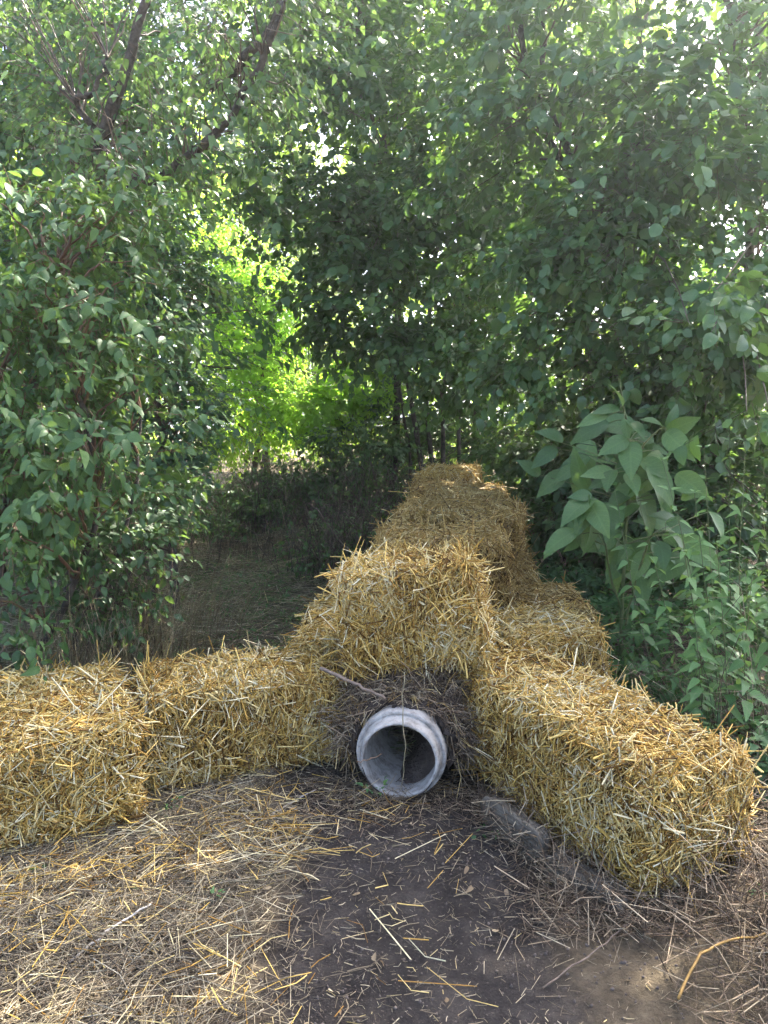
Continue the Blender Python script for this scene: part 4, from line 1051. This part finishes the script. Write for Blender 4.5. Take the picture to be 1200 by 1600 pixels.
# dead canes and brambles round the hazel stems
def thicket(label, spots, n, h, seed, nleaf=500):
    rng = np.random.default_rng(seed)
    b0 = g(*spots[0][:2])
    k = rng.integers(len(spots), size=n)
    sp = np.array(spots)
    x = sp[k, 0] + rng.normal(size=n) * sp[k, 2]; y = sp[k, 1] + rng.normal(size=n) * sp[k, 3]
    z = gz(x, y); a = rng.uniform(0, 6.28, n); hh = h * rng.uniform(0.3, 1.15, n); o_ = rng.uniform(0.1, 1.1, n) * hh
    dx, dy = np.cos(a) * o_, np.sin(a) * o_
    pts = np.stack([np.stack([x, y, z], -1), np.stack([x + dx * .25, y + dy * .25, z + hh * .6], -1), np.stack([x + dx * .65, y + dy * .65, z + hh], -1),
                    np.stack([x + dx * 1.1, y + dy * 1.1, z + hh * rng.uniform(0.5, 1.0, n)], -1), np.stack([x + dx * 1.4, y + dy * 1.4, z + hh * rng.uniform(0.1, 0.8, n)], -1)], 1)
    pts[:, 1:] += rng.normal(size=(n, 4, 3)) * 0.05
    r0 = rng.uniform(0.0015, 0.0055, (n, 1))
    root = empty('bramble_thicket', b0); tag(root, label, 'thicket')
    V, F, Rr = tubes(pts - b0, r0 * np.array([[1, 0.9, 0.8, 0.6, 0.3]]), 3, rng)
    add_obj('canes', make_mesh('canes', V, F, Rr), CANE, root, kind='stuff')
    i = rng.integers(n, size=nleaf); t = rng.uniform(0.2, 1, nleaf)
    P_ = pts[i, 1] * (1 - t)[:, None] + pts[i, 3] * t[:, None]
    D_ = rng.normal(size=(nleaf, 3)) * 0.5
    _, LP, LR, LS, LN = twig_leaves(rng, P_, D_, 0.15, 5, 0.06)
    V, F, Rr, UV = inst_leaves(T_FAR, LP - b0, LR, LS, LN)
    add_obj('leaves', make_mesh('leaves', V, F, Rr, UV), L_BRAMBLE, root, kind='stuff')
    return root
thicket('brown dead bramble thicket left of the hazel stems, beyond the clearing', [(-0.6, 10.2, 0.7, 0.4), (0.1, 9.8, 0.4, 0.3), (-1.6, 10.8, 0.6, 0.4), (-0.3, 11.2, 0.8, 0.4)], 900, 1.0, 71, 1500)
thicket('dark tangled bramble thicket right of the hazel stems, behind the bales', [(1.9, 9.6, 0.5, 0.5), (2.5, 8.6, 0.4, 0.5), (1.5, 10.6, 0.5, 0.4), (3.2, 8.6, 0.5, 0.6)], 800, 1.0, 72, 1400)
thicket('brown heap of dead bramble stems beside the back bales', [(-0.35, 8.1, 0.22, 0.45), (-0.5, 7.4, 0.25, 0.3)], 420, 0.65, 73, 420)
thicket('shaded bramble thicket at the left end of the clearing', [(-2.3, 9.6, 0.5, 0.4), (-2.9, 8.4, 0.5, 0.5), (-1.6, 9.9, 0.3, 0.3)], 450, 0.8, 74, 1500)

# ------------------------------------------------------------------ large-leaved sapling on the right
def big_leaf_plant():
    rng = np.random.default_rng(81)
    b0 = g(1.42, 4.25)
    root = empty('walnut_sapling', b0)
    tag(root, 'large-leaved walnut sapling standing right of the bales among weeds', 'sapling')
    st = [[b0, W(975, 860, 4.2), W(985, 720, 4.1), W(975, 640, 4.05), W(968, 590, 4.0)],
          [b0 + [0, 0, 0.45], W(930, 800, 4.0), W(915, 770, 3.9)], [W(985, 760, 4.1), W(1010, 690, 4.0), W(1050, 660, 3.95)], [b0 + [0, 0, 0.3], W(1010, 850, 4.0), W(1040, 830, 3.9)]]
    for i, s_ in enumerate(st):
        V, F, Rr = limb([np.asarray(p) - b0 for p in s_], 0.013 if i == 0 else 0.007, 0.004, 14, 7, rng, 0.004)
        add_obj('stem', make_mesh('stem', V, F, Rr), STEM, root)
    var = leaf_variants('leaf', T_BIG, L_BIG)
    # leaf bases and tips in the plane of the photograph, with distances: (u0, v0, u1, v1, Y0, Y1, length)
    spots = [(972, 635, 966, 588, 4.0, 3.95), (1040, 668, 1068, 630, 3.95, 3.92), (1042, 672, 1100, 658, 3.95, 3.8), (1040, 675, 1072, 706, 3.95, 3.75), (1035, 668, 1008, 640, 3.95, 3.9),
             (985, 690, 984, 738, 3.95, 3.78), (980, 686, 946, 700, 3.95, 3.85), (982, 660, 1010, 668, 4.0, 3.85), (968, 640, 930, 634, 4.0, 3.95), (975, 655, 985, 690, 4.0, 3.9), (950, 650, 895, 655, 4.0, 3.95),
             (925, 780, 870, 800, 3.9, 3.75), (925, 775, 890, 770, 3.9, 3.85), (922, 782, 945, 830, 3.9, 3.72), (920, 785, 900, 808, 3.9, 3.75), (960, 740, 905, 730, 4.0, 3.95), (958, 735, 940, 755, 4.0, 3.85),
             (980, 740, 1000, 760, 4.0, 3.85), (1000, 720, 1060, 740, 4.0, 3.85), (1010, 730, 1080, 790, 3.95, 3.8), (1055, 765, 1098, 760, 3.95, 3.85), (1000, 790, 960, 800, 4.1, 4.0), (990, 770, 950, 775, 4.1, 4.0),
             (1040, 830, 1085, 850, 3.95, 3.8), (1030, 845, 1045, 885, 3.95, 3.8), (1040, 815, 1100, 830, 3.95, 3.9), (900, 830, 850, 850, 4.1, 4.0), (905, 835, 890, 870, 4.1, 4.0), (960, 840, 920, 860, 4.2, 4.1),
             (985, 850, 965, 885, 4.2, 4.1), (1010, 860, 990, 905, 4.1, 4.0), (1000, 700, 940, 690, 4.1, 4.1), (1010, 700, 1050, 700, 4.2, 4.1), (930, 830, 950, 870, 4.2, 4.1), (1060, 820, 1030, 790, 4.1, 4.0),
             (870, 700, 830, 725, 4.7, 4.6), (880, 690, 850, 665, 4.7, 4.6), (1070, 870, 1020, 900, 4.2, 4.05), (960, 880, 1000, 900, 4.3, 4.15), (900, 730, 870, 745, 4.6, 4.5), (1000, 900, 1010, 950, 4.2, 4.05)]
    spots = spots + [(u0 + rng.normal() * 16, v0 + rng.normal() * 14 + 12, u1 + rng.normal() * 22, v1 + rng.normal() * 20 + 14, y0 + 0.22, y1 + 0.24) for (u0, v0, u1, v1, y0, y1) in spots[4:]] + [(u0 + 30 + rng.normal() * 22, v0 + rng.normal() * 22, u1 + 30 + rng.normal() * 30, v1 + rng.normal() * 26, y0 + 0.1, y1 + 0.05) for (u0, v0, u1, v1, y0, y1) in spots[11::2]]
    pet = []
    for i, (u0, v0, u1, v1, y0, y1) in enumerate(spots):
        p, q = W(u0, v0, y0), W(u1, v1, y1)
        d = q - p
        L = max(0.10, np.linalg.norm(d) * rng.uniform(0.75, 1.0))
        n_ = np.array([rng.normal() * 0.5, -0.7 + rng.normal() * 0.3, 0.75 + rng.normal() * 0.3])
        Rm = frames(d[None], n_[None])[0]
        wsc = rng.uniform(0.85, 1.15)
        Rm = np.stack([Rm[:, 0] * wsc, Rm[:, 1], Rm[:, 2]], -1)
        o = bpy.data.objects.new('leaf', var[rng.integers(6)])
        o.parent = root; o.matrix_local = Matrix([[*(Rm[k] * L), (p - b0)[k]] for k in range(3)] + [[0, 0, 0, 1]])
        COL.objects.link(o)
        # stalk back to the nearest stem
        best = min((tuple(x) for s_ in st for x in smooth_path(s_, 20)), key=lambda x: np.linalg.norm(np.array(x) - p))
        pet.append(limb([np.array(best) - b0, (np.array(best) + p) / 2 - b0 + [0, 0, 0.01], p - b0], 0.003, 0.002, 6, 5, rng))
    V, F, Rr = merge(pet)
    add_obj('leaf_stalks', make_mesh('leaf_stalks', V, F, Rr), STEM, root)
big_leaf_plant()

# ------------------------------------------------------------------ nettles and herbs on the right
def herb(name, label, cat, base, top, nlev, leaf, seed, mat, tmpl, group, per=2, r=0.003, droop=0.35, side=0):
    rng = np.random.default_rng(seed)
    base = np.asarray(base, float); top = np.asarray(top, float)
    root = empty(name, base); tag(root, label, cat, group)
    mid = (base + top) / 2 + rng.normal(size=3) * 0.03
    path = smooth_path([base, mid, top], 20)
    V, F, Rr = limb([p - base for p in path[::4]] + [top - base], r, r * 0.4, 16, 5, rng, 0.001)
    add_obj('stem', make_mesh('stem', V, F, Rr), STEM, root)
    var = leaf_variants('leaf', tmpl, mat, 4)
    for i in range(nlev):
        f = 0.25 + 0.75 * i / (nlev - 1)
        p = path[min(19, int(f * 19))]
        a0 = rng.uniform(0, 6.28)
        s = leaf * (1.15 - 0.75 * f ** 3) * rng.uniform(0.8, 1.2)
        for k in range(per):
            a = a0 + k * 2 * math.pi / per + rng.normal() * 0.2 + i * math.pi / 2
            d = np.array([math.cos(a), math.sin(a), (0.9 if f > 0.93 else 0.1) - droop * rng.uniform(0.2, 1.4)])
            n_ = np.array([math.cos(a) * 0.3, math.sin(a) * 0.3 - 0.25, 1.0]) + rng.normal(size=3) * 0.2
            Rm = frames(d[None], n_[None])[0]
            o = bpy.data.objects.new('leaf', var[rng.integers(4)])
            pp = p - base + nrm(d) * 0.01
            o.parent = root; o.matrix_local = Matrix([[*(Rm[q] * s), pp[q]] for q in range(3)] + [[0, 0, 0, 1]])
            COL.objects.link(o)
    return root
nets = [(1.62, 3.55, 1035, 720, 3.5), (1.75, 3.6, 1100, 700, 3.6), (1.85, 3.45, 1165, 690, 3.45), (1.78, 3.3, 1190, 780, 3.3), (1.5, 3.45, 1000, 790, 3.5), (1.62, 3.25, 1120, 850, 3.25), (1.7, 3.15, 1175, 900, 3.15),
        (1.42, 3.5, 960, 760, 3.9), (1.9, 3.8, 1140, 640, 3.9), (1.55, 3.3, 1060, 800, 3.3), (1.95, 3.6, 1195, 720, 3.6), (1.48, 3.2, 1085, 960, 3.2), (1.66, 3.4, 1085, 770, 3.4)]
net_labels = ['nettle stalk directly in front of the walnut sapling, drooping pale top', 'tall nettle just right of the walnut sapling', 'tall nettle near the right edge, reaching up to the hazel leaves',
              'nettle at the right edge, halfway up', 'nettle low in front of the walnut sapling stem', 'short nettle in front of the others, right of centre of the weed patch', 'short nettle at the right edge beside the dead stalks',
              'nettle behind the walnut sapling, nearest the bales', 'tallest nettle, at the back of the weed patch', 'nettle between the walnut sapling and the right edge, mid height', 'tall nettle cut by the right edge of the picture',
              'shortest nettle of the patch, close to the near right bale', 'nettle in the middle of the weed patch']
for i, (x_, y_, u_, v_, Y_) in enumerate(nets):
    herb('nettle', net_labels[i], 'nettle', g(x_, y_), W(u_, v_, Y_), 13, 0.092, 90 + i, L_NETTLE, T_NETTLE, 'nettles right of the bales')
# low ground cover
rng = np.random.default_rng(120)
spec = [((1.45, 3.75, 0.10), (0.35, 0.4, 0.14), 210, 16), ((1.75, 3.2, 0.12), (0.35, 0.35, 0.14), 200, 16), ((1.75, 4.5, 0.2), (0.5, 0.6, 0.28), 300, 20), ((2.3, 3.9, 0.3), (0.5, 0.6, 0.4), 300, 20), ((2.2, 5.4, 0.3), (0.7, 0.7, 0.45), 320, 22), ((1.6, 6.4, 0.25), (0.35, 0.8, 0.35), 240, 18), ((2.6, 6.4, 0.6), (0.7, 0.8, 0.6), 320, 20)]
P, D, C = ellipsoid_clumps(rng, spec); P[:, 2] = np.maximum(P[:, 2], gz(P[:, 0], P[:, 1]) + 0.02)
_, LP, LR, LS, LN = twig_leaves(rng, P, D, 0.16, 7, 0.068, 0.2)
V, F, Rr, UV = inst_leaves(T_NETTLE_LO, LP, LR, LS, LN)
tag(add_obj('weeds', make_mesh('weeds', V, F, Rr, UV), L_HERB), 'low green weeds covering the ground right of the bales', 'weeds', kind='stuff')
spec = [((1.35, 2.15, 0.08), (0.10, 0.15, 0.06), 14, 4), ((1.42, 1.85, 0.05), (0.12, 0.15, 0.05), 16, 4), ((-0.95, 2.85, 0.02), (0.16, 0.05, 0.02), 9, 3), ((0.42, 2.75, 0.03), (0.06, 0.12, 0.03), 6, 3), ((-0.05, 2.9, 0.03), (0.05, 0.04, 0.03), 4, 2),
        ((-1.0, 2.2, 0.02), (0.4, 0.3, 0.01), 8, 5), ((-1.0, 5.2, 0.03), (0.7, 1.2, 0.03), 420, 60), ((-1.2, 7.2, 0.05), (0.8, 1.2, 0.05), 480, 60)]
P, D, C = ellipsoid_clumps(rng, spec); P[:, 2] = np.maximum(P[:, 2], gz(P[:, 0], P[:, 1]) + 0.012)
_, LP, LR, LS, LN = twig_leaves(rng, P, D, 0.07, 5, 0.032, 0.15)
V, F, Rr, UV = inst_leaves(T_NETTLE_LO, LP, LR, LS, LN)
tag(add_obj('weed_seedlings', make_mesh('weed_seedlings', V, F, Rr, UV), L_HERB), 'small green weed seedlings dotted over litter and clearing', 'weeds', kind='stuff')

# ------------------------------------------------------------------ thin volume added to imitate the pale lens veil
hm, hnt, hout = new_mat('lens veil volume')
hv = hnt.nodes.new('ShaderNodeVolumePrincipled')
hv.inputs['Color'].default_value = (0.80, 0.90, 1.0, 1)
hv.inputs['Density'].default_value = 0.0030
hv.inputs['Anisotropy'].default_value = 0.8
hnt.links.new(hv.outputs[0], hout.inputs['Volume'])
hx, hy0, hy1, hz0, hz1 = 240.0, -130.0, 330.0, -1.5, 12.0
cv = [(x, y, z) for z in (hz0, hz1) for y in (hy0, hy1) for x in (-hx, hx)]
cf = np.array([[0, 2, 3, 1], [4, 5, 7, 6], [0, 1, 5, 4], [2, 6, 7, 3], [0, 4, 6, 2], [1, 3, 7, 5]])
hz = add_obj('lens_veil', make_mesh('lens_veil', cv, cf, smooth=False), hm, kind='stuff')
tag(hz, 'thin even volume added to imitate the pale lens veil', 'lens_veil', kind='stuff')

# fallen leaves and pale scraps on the clearing and between the straw
rng = np.random.default_rng(140)
n = 420
x = np.concatenate([rng.uniform(-2.4, 0.0, 300), rng.uniform(-1.6, 1.6, 120) - 0.3]); y = np.concatenate([rng.uniform(3.8, 9.3, 300), rng.uniform(1.4, 3.0, 120)])
P = np.stack([x, y, gz(x, y) + 0.012], -1)
a = rng.uniform(0, 6.28, n); d = np.stack([np.cos(a), np.sin(a), rng.normal(size=n) * 0.2], -1); nn = np.array([0, 0, 1.0]) + rng.normal(size=(n, 3)) * 0.35
V, F, Rr, UV = inst_multi(T_DOG, P, frames(d, nn), rng.uniform(0.02, 0.06, n) * np.where(np.arange(n) < 300, 1.2, 0.6), rng.random(n), rng)
tag(add_obj('fallen_leaves', make_mesh('fallen_leaves', V, F, Rr, UV), L_DEAD), 'dry brown fallen leaves scattered on the clearing and straw', 'fallen leaves', kind='stuff')
